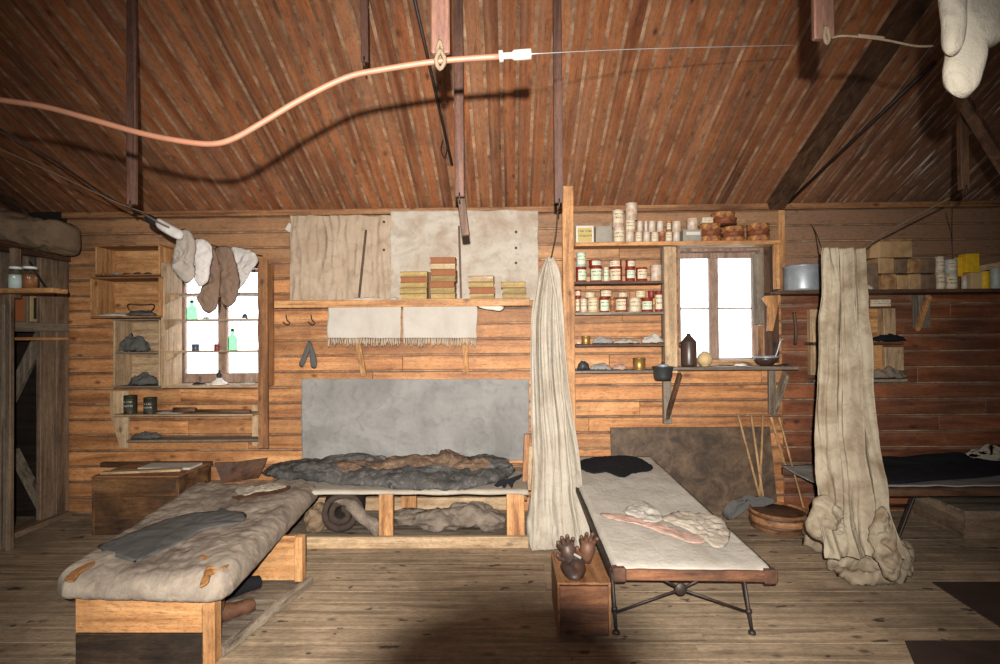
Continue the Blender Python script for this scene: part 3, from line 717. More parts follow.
mb = MB(); mb.bar(P(529, 490, yb0+.2), P(531, 446, yb0+.2), .03, .03, up=(0, 1, 0), bev=.004); mb.build('head_post', 'paleZ', r)
# sheet
mb = MB()
def fn(u, v):
    x = xa+.05+(xb-xa-.03)*u; yy = yb0-.025 + (yb1-.12-yb0)*(1-v)
    z = zb+.004+.004*noise.noise(Vector((x*5, yy*5, 1)))
    p = Vector((x, yy, z))
    if v > .93: p.z = zb+.004 - (v-.93)/.07*.03*(.6+.8*abs(noise.noise(Vector((x*3, 4, 1))))); p.y = yb0-.022
    return p
mb.grid(fn, 80, 30); tag(mb.build('bunk_sheet', 'curt', solid=.003), 'dirty white sheet covering the back bunk under the sleeping bag', 'sheet')
# sleeping bag
r = thing('sleeping_bag', 'dark fur-lined sleeping bag laid open on the back bunk', 'sleeping bag', ((xa+xb)/2, 4.2, zb+.01))
zc = zb+.012
ol = [G(268, 478, zc), G(330, 485, zc), G(400, 490, zc), G(455, 491, zc), G(492, 485, zc), G(512, 476, zc), G(514, 470, zc+.03), G(500, 466, zc), G(460, 464, zc), G(400, 465, zc), G(330, 467, zc), G(280, 468, zc), G(264, 472, zc)]
mb = MB(); mb.blob(ol, (0, 0, 1), .10, .02, .35, 6, 26, 12, 3, prof=.42); mb.crumple(.022, 7, 3, zmin=zc); mb.build('outer_bag', 'bag', r)
def humps(mb, lst, mi=0):
    for (px, py, yy, z, sx, sy_, sz, sd) in lst:
        c = P(px, py, yy); 
        T = Matrix.Translation((c.x, yy, z)) 
        prof = [(max(.0005, math.sin(PI*k/22)), -math.cos(PI*k/22)) for k in range(23)]
        n0 = len(mb.bm.verts); mb.lathe((0, 0, 0), prof, 48, mi)
        mb.bm.verts.ensure_lookup_table()
        for v in mb.bm.verts[n0:]:
            w = v.co.copy(); nn = 1+.28*noise.noise(w*1.7+Vector((sd, 0, sd)))+.12*noise.noise(w*4+Vector((sd, 0, 0)))
            co = T @ Vector((w.x*sx*nn, w.y*sy_*nn, w.z*sz*nn)); q = co*11; r_ = 1-2*abs(noise.noise(q+noise.noise_vector(q*.6))); v.co = co + Vector((0, -.4, 1))*.014*r_ + noise.noise_vector(co*24)*.005
mb = MB(); humps(mb, [(420, 465, 4.22, zc+.08, .30, .16, .085, 1), (448, 462, 4.25, zc+.10, .14, .13, .095, 2), (395, 468, 4.2, zc+.075, .22, .13, .07, 3), (350, 468, 4.22, zc+.08, .22, .12, .045, 4), (470, 466, 4.2, zc+.08, .16, .12, .07, 5)]); mb.build('fur_lining', 'fur', r)
mb = MB(); humps(mb, [(320, 470, 4.2, zc+.08, .2, .14, .05, 6), (355, 464, 4.35, zc+.08, .3, .08, .07, 7), (485, 464, 4.3, zc+.07, .2, .12, .07, 8), (425, 472, 4.05, zc+.075, .30, .045, .05, 9)]); mb.build('folded_edge', 'bag', r)
soft('glove', 'black ragged glove on the right end of the back bunk', 'glove', [(494, 485), (500, 480), (510, 478), (522, 474), (520, 478), (514, 482), (512, 488), (508, 483), (504, 489), (501, 484), (498, 487)], 3.95, .014, 'black', 3)
# under the bunk
r = thing('hide_roll', 'dark rolled-up hide under the left of the back bunk', 'roll', P(342, 530, 4.1))
def spiral(c, r0, r1, turns, L, ax, mat, name):
    mb = MB(); ax = Vector(ax).normalized(); u = Vector((0, 0, 1)); u = (u-ax*u.dot(ax)).normalized(); w = ax.cross(u)
    n = 90
    def fn(a, b):
        t = a*turns*2*PI; rr = r0+(r1-r0)*a + .004*noise.noise(Vector((a*14, b*3, 1)))
        return Vector(c) + ax*(b*L) + (u*math.cos(t)+w*math.sin(t))*rr
    mb.grid(fn, n, 12); return mb.build(name, mat, r, solid=.04)
spiral((X(340, 3.96), 3.97, .05+.165), .035, .15, 2.3, .6, (-.25, 1, 0), 'rollc', 'rolled_hide')
mb = MB(); mb.tube(wpath([P(336, 500, 4.0), P(348, 503, 3.98), P(360, 514, 3.97), P(372, 525, 3.97), P(378, 533, 3.98)], 5), [.03]*6+[.045]*15, 24)
for v in mb.bm.verts: v.co += noise.noise_vector(v.co*9)*.012 + noise.noise_vector(v.co*26)*.008
tag(mb.build('fur_strip', 'hide'), 'long strip of pale brown hide hanging in front of the dark roll', 'hide')
mb = MB(); humps(mb, [(440, 520, 4.15, .11, .2, .15, .075, 1), (470, 515, 4.2, .13, .2, .15, .09, 4), (490, 520, 4.12, .11, .12, .12, .07, 8), (410, 522, 4.25, .10, .15, .12, .06, 5)]); tag(mb.build('hide_bundle', 'hide'), 'crumpled grey-brown hide bundle under the right of the back bunk', 'hide')
mb = MB(); humps(mb, [(318, 520, 4.15, .12, .1, .14, .1, 3)]); tag(mb.build('canvas_bundle', 'sack'), 'small grey bundle left of the dark rolled hide under the bunk', 'bundle')

# ================================================================== NEAR LEFT BUNK
yn = 2.49
xl, xr = X(75, yn), X(214, yn); yf = 3.82
zt_ = Z(598, yn)
r = thing('bunk_bed', 'low plank bunk at the lower left with a stained hide mattress', 'bed', ((xl+xr)/2, 3.0, 0))
mb = MB(); mb.box(xl, xr-.06, yn, yn+.03, .15, zt_, .004); mb.build('end_board', 'pineX', r)
mb = MB(); mb.box(xl, xr-.06, yn, yn+.03, .002, .146, .004); mb.build('end_board', 'soot2', r)
mb = MB(); mb.box(xr-.058, xr+.0, yn-.004, yn+.06, .002, zt_+.0, .004); mb.build('leg', 'pineZ', r)
xfr = X(303, 3.25)
mb = MB(); mb.box(xfr-.05, xfr+.0, 3.22, 3.28, .055, zt_+.01, .004); mb.build('leg', 'pineZ', r)
mb = MB(); mb.box(xfr-.45, xfr-.052, 3.24, 3.27, .055, zt_+.01, .004); mb.build('cross_board', 'pineX', r)
mb = MB(); mb.bar((xr-.0, yn+.06, .03), (xfr+.02, 3.3, .03), .035, .05, bev=.005); mb.build('side_rail', 'greyY', r)
mb = MB(); mb.prism([(xl+.05, yn+.04, .012), (xr-.03, yn+.06, .012), (xfr-.02, 3.3, .012), (xl-.25, 3.3, .012)], (0, 0, .03)); mb.build('bottom_boards', 'greyX', r)
mb = MB(); mb.prism([(xl+.02, yn+.032, zt_-.02), (xr-.01, yn+.062, zt_-.02), (xr-.22, yf, zt_-.02), (xl-.22, yf, zt_-.02)], (0, 0, .018)); mb.build('base_boards', 'midY', r)
# mattress
zm0 = zt_+.003; zm1 = zm0+.115
nl, nr, fr_, fl = G(44, 587, zm1-.03), G(224, 592, zm1-.03), G(322, 487, zm1-.03), G(194, 486, zm1-.03)
mb = MB()
def matt(u, v, top):
    a = nl.lerp(nr, u); b = fl.lerp(fr_, u); p = a.lerp(b, v)
    e = max(abs(2*u-1), abs(2*v-1)) 
    du = min(u, 1-u)*.85; dv = min(v, 1-v)*1.3; d = min(du, dv)
    ed = min(1, d/.09); h = math.sqrt(max(0, 1-(1-ed)**2))
    mid = zm0+.045; q = Vector((p.x*4, p.y*4, 0))
    n = noise.noise(q)*.014 + noise.noise(q*3)*.006 + (1-abs(noise.noise(Vector((p.x*3+p.y*2, p.y*9, 2)))))*.008*(1 if u > .55 else .3)
    # rounded corners
    cu, cv = (2*u-1), (2*v-1)
    k = max(0, abs(cu)-.8)/.2 * max(0, abs(cv)-.88)/.12
    c0 = (nl+nr+fl+fr_)/4; p = p + (c0-p)*.06*k
    p.z = mid + (h*.085+n*h if top else -h*.045)
    p.z += .007*(1-2*abs(noise.noise(Vector((p.x*9+p.y*5, p.y*4, 5)))))*h + .004*(1-2*abs(noise.noise(Vector((p.x*19, p.y*13, 8)))))
    if top and u > .7 and v < .35: p.z += .02*math.sin((u-.7)/.3*PI)*math.sin(v/.35*PI)
    return p
mb.grid(lambda u, v: matt(u, v, True), 100, 150); mb.grid(lambda u, v: matt(u, v, False), 100, 150)
bmesh.ops.remove_doubles(mb.bm, verts=mb.bm.verts[:], dist=.0006)
r = thing('mattress', 'grey-brown stained hide mattress on the near left bunk', 'mattress', ((nl+fr_)/2).to_tuple()[:2]+(zm0,))
mb.build('mattress_body', 'matt', r)
def mz(p):                             # height of the mattress top
    return zm0+.045+.085
def onmat(px, py, dz=.0): return G(px, py, zm1+.012+dz)
def patch(mb, pts, th, sd, nf=14, nz=.4): mb.blob([onmat(a, b, .014) for a, b in pts], (0, 0, 1), th*.6, .6, nz, nf, 14, 9, sd); mb.crumple(th*.4, nf*1.2, sd)
mb = MB(); patch(mb, [(199, 558), (208, 556), (220, 557), (230, 562), (224, 570), (212, 575), (208, 584), (200, 588), (203, 577), (205, 567)], .016, 2); mb.build('tear', 'ochre', r)
mb = MB(); patch(mb, [(64, 580), (75, 570), (92, 562), (94, 565), (82, 573), (72, 582)], .010, 3); mb.build('tear', 'ochre', r)
mb = MB(); patch(mb, [(98, 549), (112, 541), (140, 530), (165, 520), (190, 514), (216, 511), (222, 509), (244, 513), (246, 519), (238, 524), (205, 530), (180, 543), (150, 556), (133, 562)], .014, 8, 8, .6)
tag(mb.build('wool_vest', 'rag'), 'dark grey wool garment spread flat on the near left mattress', 'garment')
mb = MB(); patch(mb, [(234, 491), (242, 488), (256, 488), (270, 484), (284, 485), (286, 488), (274, 491), (256, 494), (243, 497)], .022, 6, 20)
tag(mb.build('hide_strip', 'cloth2'), 'narrow strip of tan hide on the far end of the near left mattress', 'hide')
mb = MB(); patch(mb, [(232, 497), (250, 494), (276, 488), (290, 486), (286, 492), (262, 497), (240, 500)], .010, 7, 20)
tag(mb.build('leather_scrap', 'leather'), 'dark reddish leather scrap beneath the tan hide strip', 'leather')
# boots under the near bunk
def boot(px, py, L, rot, mat, label, lying=True, s=1.0):
    c = G(px, py, .045); r = thing('boot', label, 'boot', c, 'footwear under the near left bunk')
    T = Matrix.Translation(c) @ Matrix.Rotation(rot, 4, 'Z') @ Matrix.Scale(s, 4)
    mb = MB(); pts = [(-.02, 0, .18), (-.015, 0, .12), (-.005, 0, .07), (.06, 0, .05), (.13, 0, .042), (.18, 0, .036), (.20, 0, .034)]
    mb.tube([T @ Vector(p) for p in wpath(pts, 3)], [.045*s]*6+[.048*s]*4+[.042*s]*5+[.038*s]*3+[.02*s], 12)
    up_ = mb.build('upper', mat, r)
    mb = MB(); mb.blob([T @ Vector(p) for p in ((-.05, -.03, .006), (.05, -.035, .006), (.16, -.04, .006), (.215, 0, .006), (.16, .04, .006), (.05, .035, .006), (-.05, .03, .006))], (0, 0, 1), .008, .6, 0, 1, 5, 4); mb.build('sole', 'dleather', up_)
boot(226, 601, .2, -.6+PI/2, 'black', 'black boot in the shade under the near left mattress', s=1.0)
boot(219, 624, .2, .9, 'leather', 'brown leather boot, nearest under the near left mattress', s=.9)
boot(258, 570, .2, .3, 'leather', 'small reddish boot farthest back under the near left mattress', s=.6)

# ================================================================== BIG CRATE, BOARDS AND PAPERS AT LEFT
yc = 4.14; xc0, xc1 = X(94, yc, 500), X(176, yc, 500); zc_ = Z(476, yc, 130)
r = thing('wooden_crate', 'large soot-blackened wooden crate by the left wall', 'crate', ((xc0+xc1)/2, 4.36, 0))
for k, (a, b) in enumerate(((.002, .15), (.153, .30), (.303, zc_-.012))):
    mb = MB(); mb.box(xc0, xc1, yc, yc+.02, a, b, .003); mb.build('front_plank', 'soot', r)
    mb = MB(); mb.box(xc1-.001, xc1+.02, yc, 4.60, a, b, .003); mb.build('side_plank', 'soot', r)
    mb = MB(); mb.box(xc0-.02, xc0+.001, yc, 4.60, a, b, .003); mb.build('side_plank', 'soot', r)
mb = MB(); mb.box(xc0-.02, xc1+.02, yc-.005, 4.61, zc_-.012, zc_, .003); mb.build('lid', 'midX', r)
mb = MB(); mb.bar(Vector((xc0+.02, 4.2, zc_+.012)), Vector((xc1-.05, 4.3, zc_+.012)), .07, .02, bev=.002); tag(mb.build('loose_board', 'paleX'), 'short pale board lying on the sooty crate', 'board')
mb = MB(); mb.box(xc0+.22, xc1+.0, 4.32, 4.5, zc_+.001, zc_+.02, .002, T=None); tag(mb.build('folded_paper', 'paper'), 'folded white paper lying on the sooty crate', 'paper')
mb = MB(); mb.box(X(104, 4.6), X(213, 4.6), 4.55, 4.6, Z(464, 4.6), Z(459.5, 4.6), .004); tag(mb.build('ledge_board', 'dkX'), 'dark narrow ledge on the wall just above the sooty crate', 'ledge')
mb = MB(); mb.prism([P(222, 483, 4.55), P(214, 463, 4.57), P(238, 462, 4.6), P(267, 458, 4.62), P(264, 466, 4.6), P(258, 478, 4.55)], (0, .02, 0)); tag(mb.build('leather_piece', 'leather'), 'stiff brown leather piece against the wall between crate and bunk', 'leather')

# ================================================================== WALL BOXES LEFT OF THE LEFT WINDOW
def openbox(px0, px1, py0, py1, y0, y1, label, mids=(), mats=('pineX', 'pineZ'), t=.014, back='pineX'):
    x0, x1 = X(px0, y0), X(px1, y0); z0, z1 = Z(py1, y0, px0), Z(py0, y0, px0)
    r = thing('wall_box', label, 'box shelf', ((x0+x1)/2, (y0+y1)/2, z0), 'crates nailed to the wall as shelves')
    mb = MB(); mb.box(x0, x1, y0, y1, z0, z0+t, .002); mb.build('bottom_board', mats[0], r)
    mb = MB(); mb.box(x0, x1, y0, y1, z1-t, z1, .002); mb.build('top_board', mats[0], r)
    mb = MB(); mb.box(x0, x0+t, y0, y1, z0+t, z1-t, .002); mb.build('side_board', mats[1], r)
    mb = MB(); mb.box(x1-t, x1, y0, y1, z0+t, z1-t, .002); mb.build('side_board', mats[1], r)
    mb = MB(); mb.box(x0+t, x1-t, y1-.012, y1, z0+t, z1-t, .002); mb.build('back_board', back, r)
    out = [z0+t]
    for m_ in mids:
        zz = Z(m_, y0, px0); mb = MB(); mb.box(x0+t, x1-t, y0+.004, y1-.013, zz-t/2, zz+t/2, .002); mb.build('shelf_board', mats[0], r); out.append(zz+t/2)
    return out, x0, x1
b1 = openbox(95, 160, 245, 276, 4.42, D-.004, 'topmost orange wall box left of the left window', mats=('midX', 'pineZ'))
b2 = openbox(90, 160, 277, 318, 4.38, D-.004, 'wide orange wall box with wire and papers, second from top', mats=('midX', 'pineZ'))
b3 = openbox(113, 160, 319, 388, 4.44, D-.004, 'pale two-tier wall box holding dark cloths, lowest of the three', mids=(353,), mats=('greyX', 'paleZ'), back='paleX')
def onshelf(name, label, cat, px0, px1, y, z, h, mat, sd, d=.05, group=None, nz=.5, nf=18):
    pts = []
    n = 9; x0, x1 = X(px0, y), X(px1, y)
    for k in range(n):
        a = 2*PI*k/n; pts.append(Vector(((x0+x1)/2+(x1-x0)/2*math.cos(a), y+d*math.sin(a), z+.003)))
    mb = MB(); mb.blob(pts, (0, 0, 1), h*.8, .03, nz, nf, 12, 6, sd, prof=.6); mb.crumple(h*.16, 22, sd, zmin=z+.002); return tag(mb.build(name, mat), label, cat, group)
onshelf('dark_cloth', 'peaked dark grey cloth on the upper tier of the pale wall box', 'cloth', 119, 150, 4.53, b3[0][1], .13, 'rag', 3, .07)
onshelf('dark_cloth', 'low dark grey cloth on the lower tier of the pale wall box', 'cloth', 130, 158, 4.53, b3[0][0], .10, 'rag', 5, .07)
onshelf('crumpled_paper', 'flat grey papers in the wide orange wall box', 'paper', 98, 132, 4.5, b2[0][0], .03, 'paper', 7, .08)
onshelf('dark_rag', 'dark tangled rag at the right of the wide orange wall box', 'rag', 126, 157, 4.5, b2[0][0], .05, 'rag', 9, .07)
mb = MB(); c = Vector((X(141, 4.47), 4.47, b2[0][0]+.07)); mb.tube([c+Vector((.11*math.cos(a), .03*math.sin(a*2), .04*math.sin(a)+.01*math.sin(3*a))) for a in [2*PI*k/40 for k in range(41)]], .004, 6)
tag(mb.build('wire_coil', 'iron'), 'loop of dark wire in the wide orange wall box', 'wire')
for k, (a, b, m_, l) in enumerate(((99, 106, 'brass', 'small tan tin lid'), (110, 120, 'alu', 'flat silver tin'), (123, 131, 'leather', 'small brown purse'), (133, 141, 'iron', 'dark iron buckle'), (144, 152, 'iron', 'dark metal clip'))):
    onshelf('small_item', l+' on the floor of the topmost wall box', 'small item', a, b, 4.48, b1[0][0], .02, m_, k+11, .02, nz=.2)
# shelf below the window
yw = 4.44
r = thing('wall_shelf', 'two-tier wall shelf under the left window with black tins', 'shelf', (X(185, yw), yw+.1, Z(448, yw)))
zA = Z(414.5, yw, 180); zB = Z(441, yw, 180)
mb = MB(); mb.box(X(112, yw), X(252, yw), yw, D-.004, zA-.016, zA, .003); mb.build('shelf_board', 'paleX', r)
mb = MB(); mb.box(X(122, yw), X(257, yw), yw+.05, D-.004, zB-.02, zB, .003); mb.build('shelf_board', 'greyX', r)
mb = MB(); x = X(112, D-.05); mb.prism([P(110, 391, D-.03), P(128, 391, D-.03), P(128, 448, D-.03), P(120, 448, D-.03), P(110, 414, D-.03)], (0, .02, 0)); mb.build('end_bracket', 'paleZ', r)
mb = MB(); mb.prism([P(252, 405, D-.03), P(265, 405, D-.03), P(264, 430, D-.03), P(257, 446, D-.03), P(252, 446, D-.03)], (0, .02, 0)); mb.build('end_bracket', 'paleZ', r)

TINSEG = 20
def tin(px0, px1, pyt, zb_, yfront, col, lab, label, cat='tin', name='tin', group=None, rim=None, zt=None, square=False):
    xx0, xx1 = X(px0, yfront), X(px1, yfront); rad = (xx1-xx0)/2; cx = (xx0+xx1)/2; cy = yfront+rad
    h = (Z(pyt, yfront, (px0+px1)/2) if zt is None else zt) - zb_
    r = thing(name, label, cat, (cx, cy, zb_), group)
    mb = MB(); mb.lathe((cx, cy, zb_), [(.001, .0), (rad*.94, 0), (rad, .003), (rad, .006), (rad*.95, .009), (rad*.95, h-.009), (rad, h-.007), (rad, h-.002), (rad*.93, h), (rad*.9, h-.004), (.001, h-.004)], TINSEG)
    mb.build('body', col, r)
    if lab:
        ang = random.uniform(-.45, .45); la, lb = random.uniform(.08, .22), random.uniform(.74, .9)
        mb = MB(); mb.lathe((cx, cy, zb_), [(rad*.965, la*h), (rad*.968, lb*h)], 16, a0=-PI/2-1.1+ang, a1=-PI/2+1.0+ang); mb.build('label', lab, r)
    return zb_+h
# black tins
zt1 = tin(120, 132, 396, zA, yw+.02, 'blktin', 'labk', 'black lettered tin, left of the pair under the left window', group='black tins')
tin(140, 152, 398, zA, yw+.02, 'blktin', 'labk', 'black lettered tin, right of the pair under the left window', group='black tins')
onshelf('paper_sheet', 'flat pale sheet on the upper tier of the wall shelf', 'paper', 156, 186, yw+.08, zA, .012, 'paper', 2, .05)
mb = MB(); mb.tube([Vector((X(174, 4.5), 4.5, zA+.03)), Vector((X(196, 4.5), 4.49, zA+.03))], .024, 10); mb.tube([Vector((X(150, 4.5), 4.5, zA+.02)), Vector((X(174, 4.5), 4.5, zA+.028))], .006, 6)
mb.tube([Vector((X(196, 4.5), 4.49, zA+.025)), Vector((X(250, 4.5), 4.5, zA+.012))], [.012, .02], 8)
tag(mb.build('hand_tool', 'dkX'), 'dark wooden-handled tool lying on the upper tier', 'tool')
onshelf('dark_cloth', 'small dark cloth on the lower tier under the black tins', 'cloth', 131, 162, yw+.13, zB, .05, 'rag', 8, .05)

# shelves and things in the left window recess
YV = 4.42
xl_, xr_ = X(161, YV), X(262, YV)
r = thing('window_shelves', 'shelf frame built around the left window, holding bottles and cups', 'shelf', ((xl_+xr_)/2, 4.54, Z(388, YV)))
zt0, zb0 = Z(262, YV, 200), Z(388, YV, 200)
mb = MB(); mb.box(xl_, xl_+.033, YV, D-.004, zb0, zt0, .002); mb.build('side_board', 'paleZ', r)
mb = MB(); mb.box(xr_-.02, xr_, YV+.02, D-.004, zb0, zt0, .002); mb.build('side_board', 'midZ', r)
mb = MB(); n = 22; zA_, zB_ = Z(447, YV), Z(257, YV)
L_ = [Vector((X(257.8, YV)+.010*noise.noise(Vector((k*.9, 3, 1))), YV, zA_+(zB_-zA_)*k/n)) for k in range(n+1)]
mb.prism([Vector((X(267.5, YV), YV, zA_))]+L_+[Vector((X(267.5, YV), YV, zB_))], (0, .018, 0)); mb.build('front_board', 'midZ', r)
mb = MB(); mb.box(xl_+.033, xr_-.02, YV+.003, D-.004, zb0, zb0+.02, .002); mb.build('bottom_board', 'paleX', r)
wz = []
for py in (293, 319, 351):
    z = Z(py, YV, 200); wz.append(z); mb = MB(); mb.box(xl_+.033, xr_-.02, YV+.003, D-.004, z-.014, z, .002); mb.build('shelf_board', 'paleX', r)
for z in wz:
    x0 = xl_+.034; mb = MB(); mb.prism([(x0, YV+.01, z-.015), (x0+.10, YV+.01, z-.015), (x0+.08, YV+.01, z-.045), (x0+.03, YV+.01, z-.07), (x0, YV+.01, z-.09)], (0, .015, 0)); mb.build('bracket', 'paleZ', r)
YW = YV+.07
def bottle(px0, px1, pyt, z, y, mat, label, neck=.35, name='bottle'):
    xx0, xx1 = X(px0, y), X(px1, y); rad = (xx1-xx0)/2; cx = (xx0+xx1)/2; h = Z(pyt, y)-z
    r = thing(name, label, 'bottle', (cx, y, z)); mb = MB()
    mb.lathe((cx, y, z), [(.001, 0), (rad, .003), (rad, h*.55), (rad*.8, h*.66), (rad*neck, h*.76), (rad*neck, h*.94), (rad*neck*1.3, h*.95), (rad*neck*1.3, h)], 16); mb.build('glass_body', mat, r)
    mb = MB(); mb.lathe((cx, y, z), [(rad*neck*.9, h*.9), (rad*neck*.9, h*1.05)], 10); mb.build('stopper', 'blue', r)
bottle(187, 197, 298, wz[1], YW, 'green', 'green glass bottle on the middle shelf in the left window')
bottle(228, 237, 327, wz[2], YW, 'green', 'pale green bottle on the lowest shelf in the left window')
tin(190, 197, 344, wz[2], YW, 'blue', None, 'small dark blue cup on the lowest window shelf', 'cup', 'cup')
tin(212.5, 218.5, 344, wz[2], YW, 'red', None, 'small red cup on the lowest window shelf by the mullion', 'cup', 'cup')
onshelf('metal_scrap', 'small dark metal piece on the middle window shelf', 'scrap', 202, 210, YW, wz[1], .02, 'iron', 3, .02)
onshelf('metal_scrap', 'dark blue lump at the right of the middle window shelf', 'scrap', 242, 248, YW, wz[1], .04, 'blue', 5, .02)
r = thing('oil_lamp', 'small white lamp base with dark burner on the left window sill', 'lamp', (X(219, YW), YW, zb0+.021))
c = (X(219, YW), YW, zb0+.021)
mb = MB(); mb.lathe(c, [(.001, 0), (.07, .002), (.068, .012), (.04, .03), (.02, .055), (.012, .06)], 20); mb.build('base', 'china', r)
mb = MB(); mb.lathe(c, [(.012, .058), (.02, .07), (.022, .09), (.01, .1), (.008, .125)], 14); mb.build('burner', 'iron', r)
onshelf('metal_scrap', 'dark flat tool on the left window sill left of the lamp', 'tool', 192, 206, YW, zb0+.02, .02, 'iron', 9, .02)
onshelf('paper_sheet', 'white papers at the right of the left window sill', 'paper', 240, 256, YW, zb0+.02, .015, 'paper', 4, .04)

# ================================================================== LEFT EDGE: SHELF, JARS, SACK
yj = 3.72; zj = Z(288, yj, 25)
r = thing('wall_shelf', 'short orange shelf at the far left edge holding two glass jars', 'shelf', (X(20, yj), yj+.06, zj-.03))
mb = MB(); mb.box(X(-40, yj), X(52, yj), yj, yj+.135, zj-.034, zj, .003); mb.build('shelf_board', 'pineX', r)
mb = MB(); mb.tube(wpath([P(30, 262, yj+.13), P(38, 276, yj+.07), P(47, 289, yj+.01)], 4), .007, 6); mb.build('stay', 'iron', r)
for a, b, m_, l in ((3, 15, 'powder', 'glass jar of white powder, left of the pair at the far left'), (17, 30, 'amber', 'glass jar with pinkish-brown contents, right of the pair')):
    xx0, xx1 = X(a, yj+.02), X(b, yj+.02); cx = (xx0+xx1)/2; rad = (xx1-xx0)/2; h = .155
    r = thing('glass_jar', l, 'jar', (cx, yj+.07, zj), 'jars at the left edge'); c = (cx, yj+.07, zj)
    mb = MB(); mb.lathe(c, [(.001, 0), (rad, .003), (rad, h*.78), (rad*.8, h*.88), (rad*.8, h)], 20); mb.build('jar_body', 'clear', r)
    mb = MB(); mb.lathe(c, [(.001, .004), (rad*.93, .006), (rad*.93, h*.66), (.001, h*.66)], 20); mb.build('contents', m_, r)
    mb = MB(); mb.lathe(c, [(rad*.84, h*.94), (rad*.86, h*1.04), (.001, h*1.05)], 20); mb.build('lid', 'powder', r)
# sack on top of the partition
mb = MB()
mb.blob([Vector((X(a, 4.3), 4.3, Z(b, 4.3))) for a, b in [(-40, 200), (-10, 203), (18, 208), (34, 216), (52, 217), (72, 222), (76, 232), (74, 247), (60, 251), (30, 248), (-5, 244), (-40, 240)]], (0, -1, 0), .24, .8, .25, 4, 26, 14, 6); mb.crumple(.035, 5.5, 4)
tag(mb.build('canvas_sack', 'sack'), 'bulging grey-brown canvas sack on top of the left partition', 'sack')

# ================================================================== MIDDLE SHELF UNIT
yu = 4.42
def zz(py, px=620): return Z(py, yu, px)
px0, px1 = 575, 664
r = thing('shelf_unit', 'pine shelf unit between the middle curtain and the right window', 'shelf', (X(620, yu), yu+.1, 0))
mb = MB(); mb.box(X(563.5, yu), X(575, yu), yu-.0, yu+.045, .0, Z(184, yu, 568), .004); mb.build('post', 'pineZ', r)
mb = MB(); mb.box(X(665, yu), X(677.5, yu), yu-.0, yu+.04, zz(374), zz(247), .004); mb.build('post', 'paleZ', r)
mb = MB(); mb.box(X(663, 4.6), X(671, 4.6), D-.06, D-.004, Z(425, 4.6), Z(250, 4.6), .004); mb.build('back_post', 'greyZ', r)
shz = {}
for k, (py, a, b, mt) in enumerate(((242.5, 575.5, 664, 'pineX'), (281, 575.5, 664.5, 'dkX'), (312, 575.5, 664.5, 'greyX'), (344, 575.5, 664.5, 'dkX'), (370.5, 568, 664.5, 'greyX'))):
    z = zz(py); shz[k] = z; mb = MB(); mb.box(X(a, yu), X(b, yu), yu+.002, D-.065, z-.022, z, .003); mb.build('shelf_board', mt, r)
# long pale top board over the window
mb = MB(); z0 = shz[0]; mb.box(X(576, yu), X(781, yu), yu-.022, yu+.0-.001, z0-.03, z0+.002, .003); mb.build('top_front_rail', 'pineX', r)
mb = MB(); mb.box(X(664.5, yu), X(781, yu), yu+.0, D-.06, z0-.022, z0, .003); mb.build('top_board', 'paleX', r)
mb = MB(); mb.box(X(776.5, yu), X(782.5, yu), yu+.02, yu+.05, Z(289, yu, 780), z0-.023, .003); mb.build('post', 'pineZ', r)
mb = MB(); mb.box(X(753, D-.02), X(764, D-.02), D-.04, D-.003, Z(327, D), Z(257, D), .003); struct(mb.build('trim_8', 'greyZ'))
mb = MB(); mb.box(X(764.5, D), X(778.5, D), D-.012, D-.002, Z(365, D), Z(247, D), .002); struct(mb.build('trim_10', 'dkZ'))
mb = MB(); mb.box(X(757, D-.02), X(762, D-.02), D-.04, D-.003, Z(366, D), Z(328, D), .003); struct(mb.build('trim_9', 'midZ'))

YT = yu+.02
ordl = ['first', 'second', 'third', 'fourth', 'fifth', 'sixth', 'seventh', 'eighth', 'ninth']
# top shelf: card box, grey square, white tins
t0 = shz[0]+.001
r = thing('card_box', 'small yellow-labelled card box with white edges on the top shelf', 'box', (X(586, YT), YT+.03, t0))
mb = MB(); mb.box(X(577, YT), X(595, YT), YT, YT+.07, t0, zz(225, 586), .003); mb.build('box_body', 'paper', r)
mb = MB(); mb.box(X(579, YT), X(593, YT), YT-.003, YT-.0005, t0+.012, zz(227.5, 586)); mb.build('label', 'laby', r)
mb = MB(); mb.box(X(597, YT), X(613.5, YT), YT+.01, YT+.08, t0, zz(225, 605), .003); tag(mb.build('card_box', 'greybox'), 'plain grey square box right of the yellow-labelled one', 'box')
g = 'tins on the top shelf'
a = tin(615, 627, 226, t0, YT, 'whitetin', 'lab', 'tall white tin with black print, bottom of the left stack on the top shelf', group=g)
tin(614.5, 626.5, 209, a, YT, 'whitetin', 'lab', 'tall white tin standing on the black-printed one', group=g)
lx = [(627.3, 636.3), (637, 644.5), (645, 652.5), (653, 660.8), (661.2, 667), (667.4, 674.6), (675, 682.6)]
tops = []
for i, (p, q) in enumerate(lx):
    tops.append(tin(p, q, 231.5, t0, YT, 'whitetin' if i not in (4,) else 'rust', 'lab' if i % 2 else None, f'small white tin, {ordl[i]} from the left in the lower row of white tins' if i != 4 else 'narrow rusty tin among the lower row of white tins', group=g))
b = tin(627.5, 638, 219.3, tops[0], YT, 'whitetin', 'lab', 'rust-spotted white tin under the tallest one on the top shelf', group=g)
tin(628, 640.5, 202, b, YT, 'whitetin', None, 'white tin with frayed rim, highest on the top shelf', group=g)
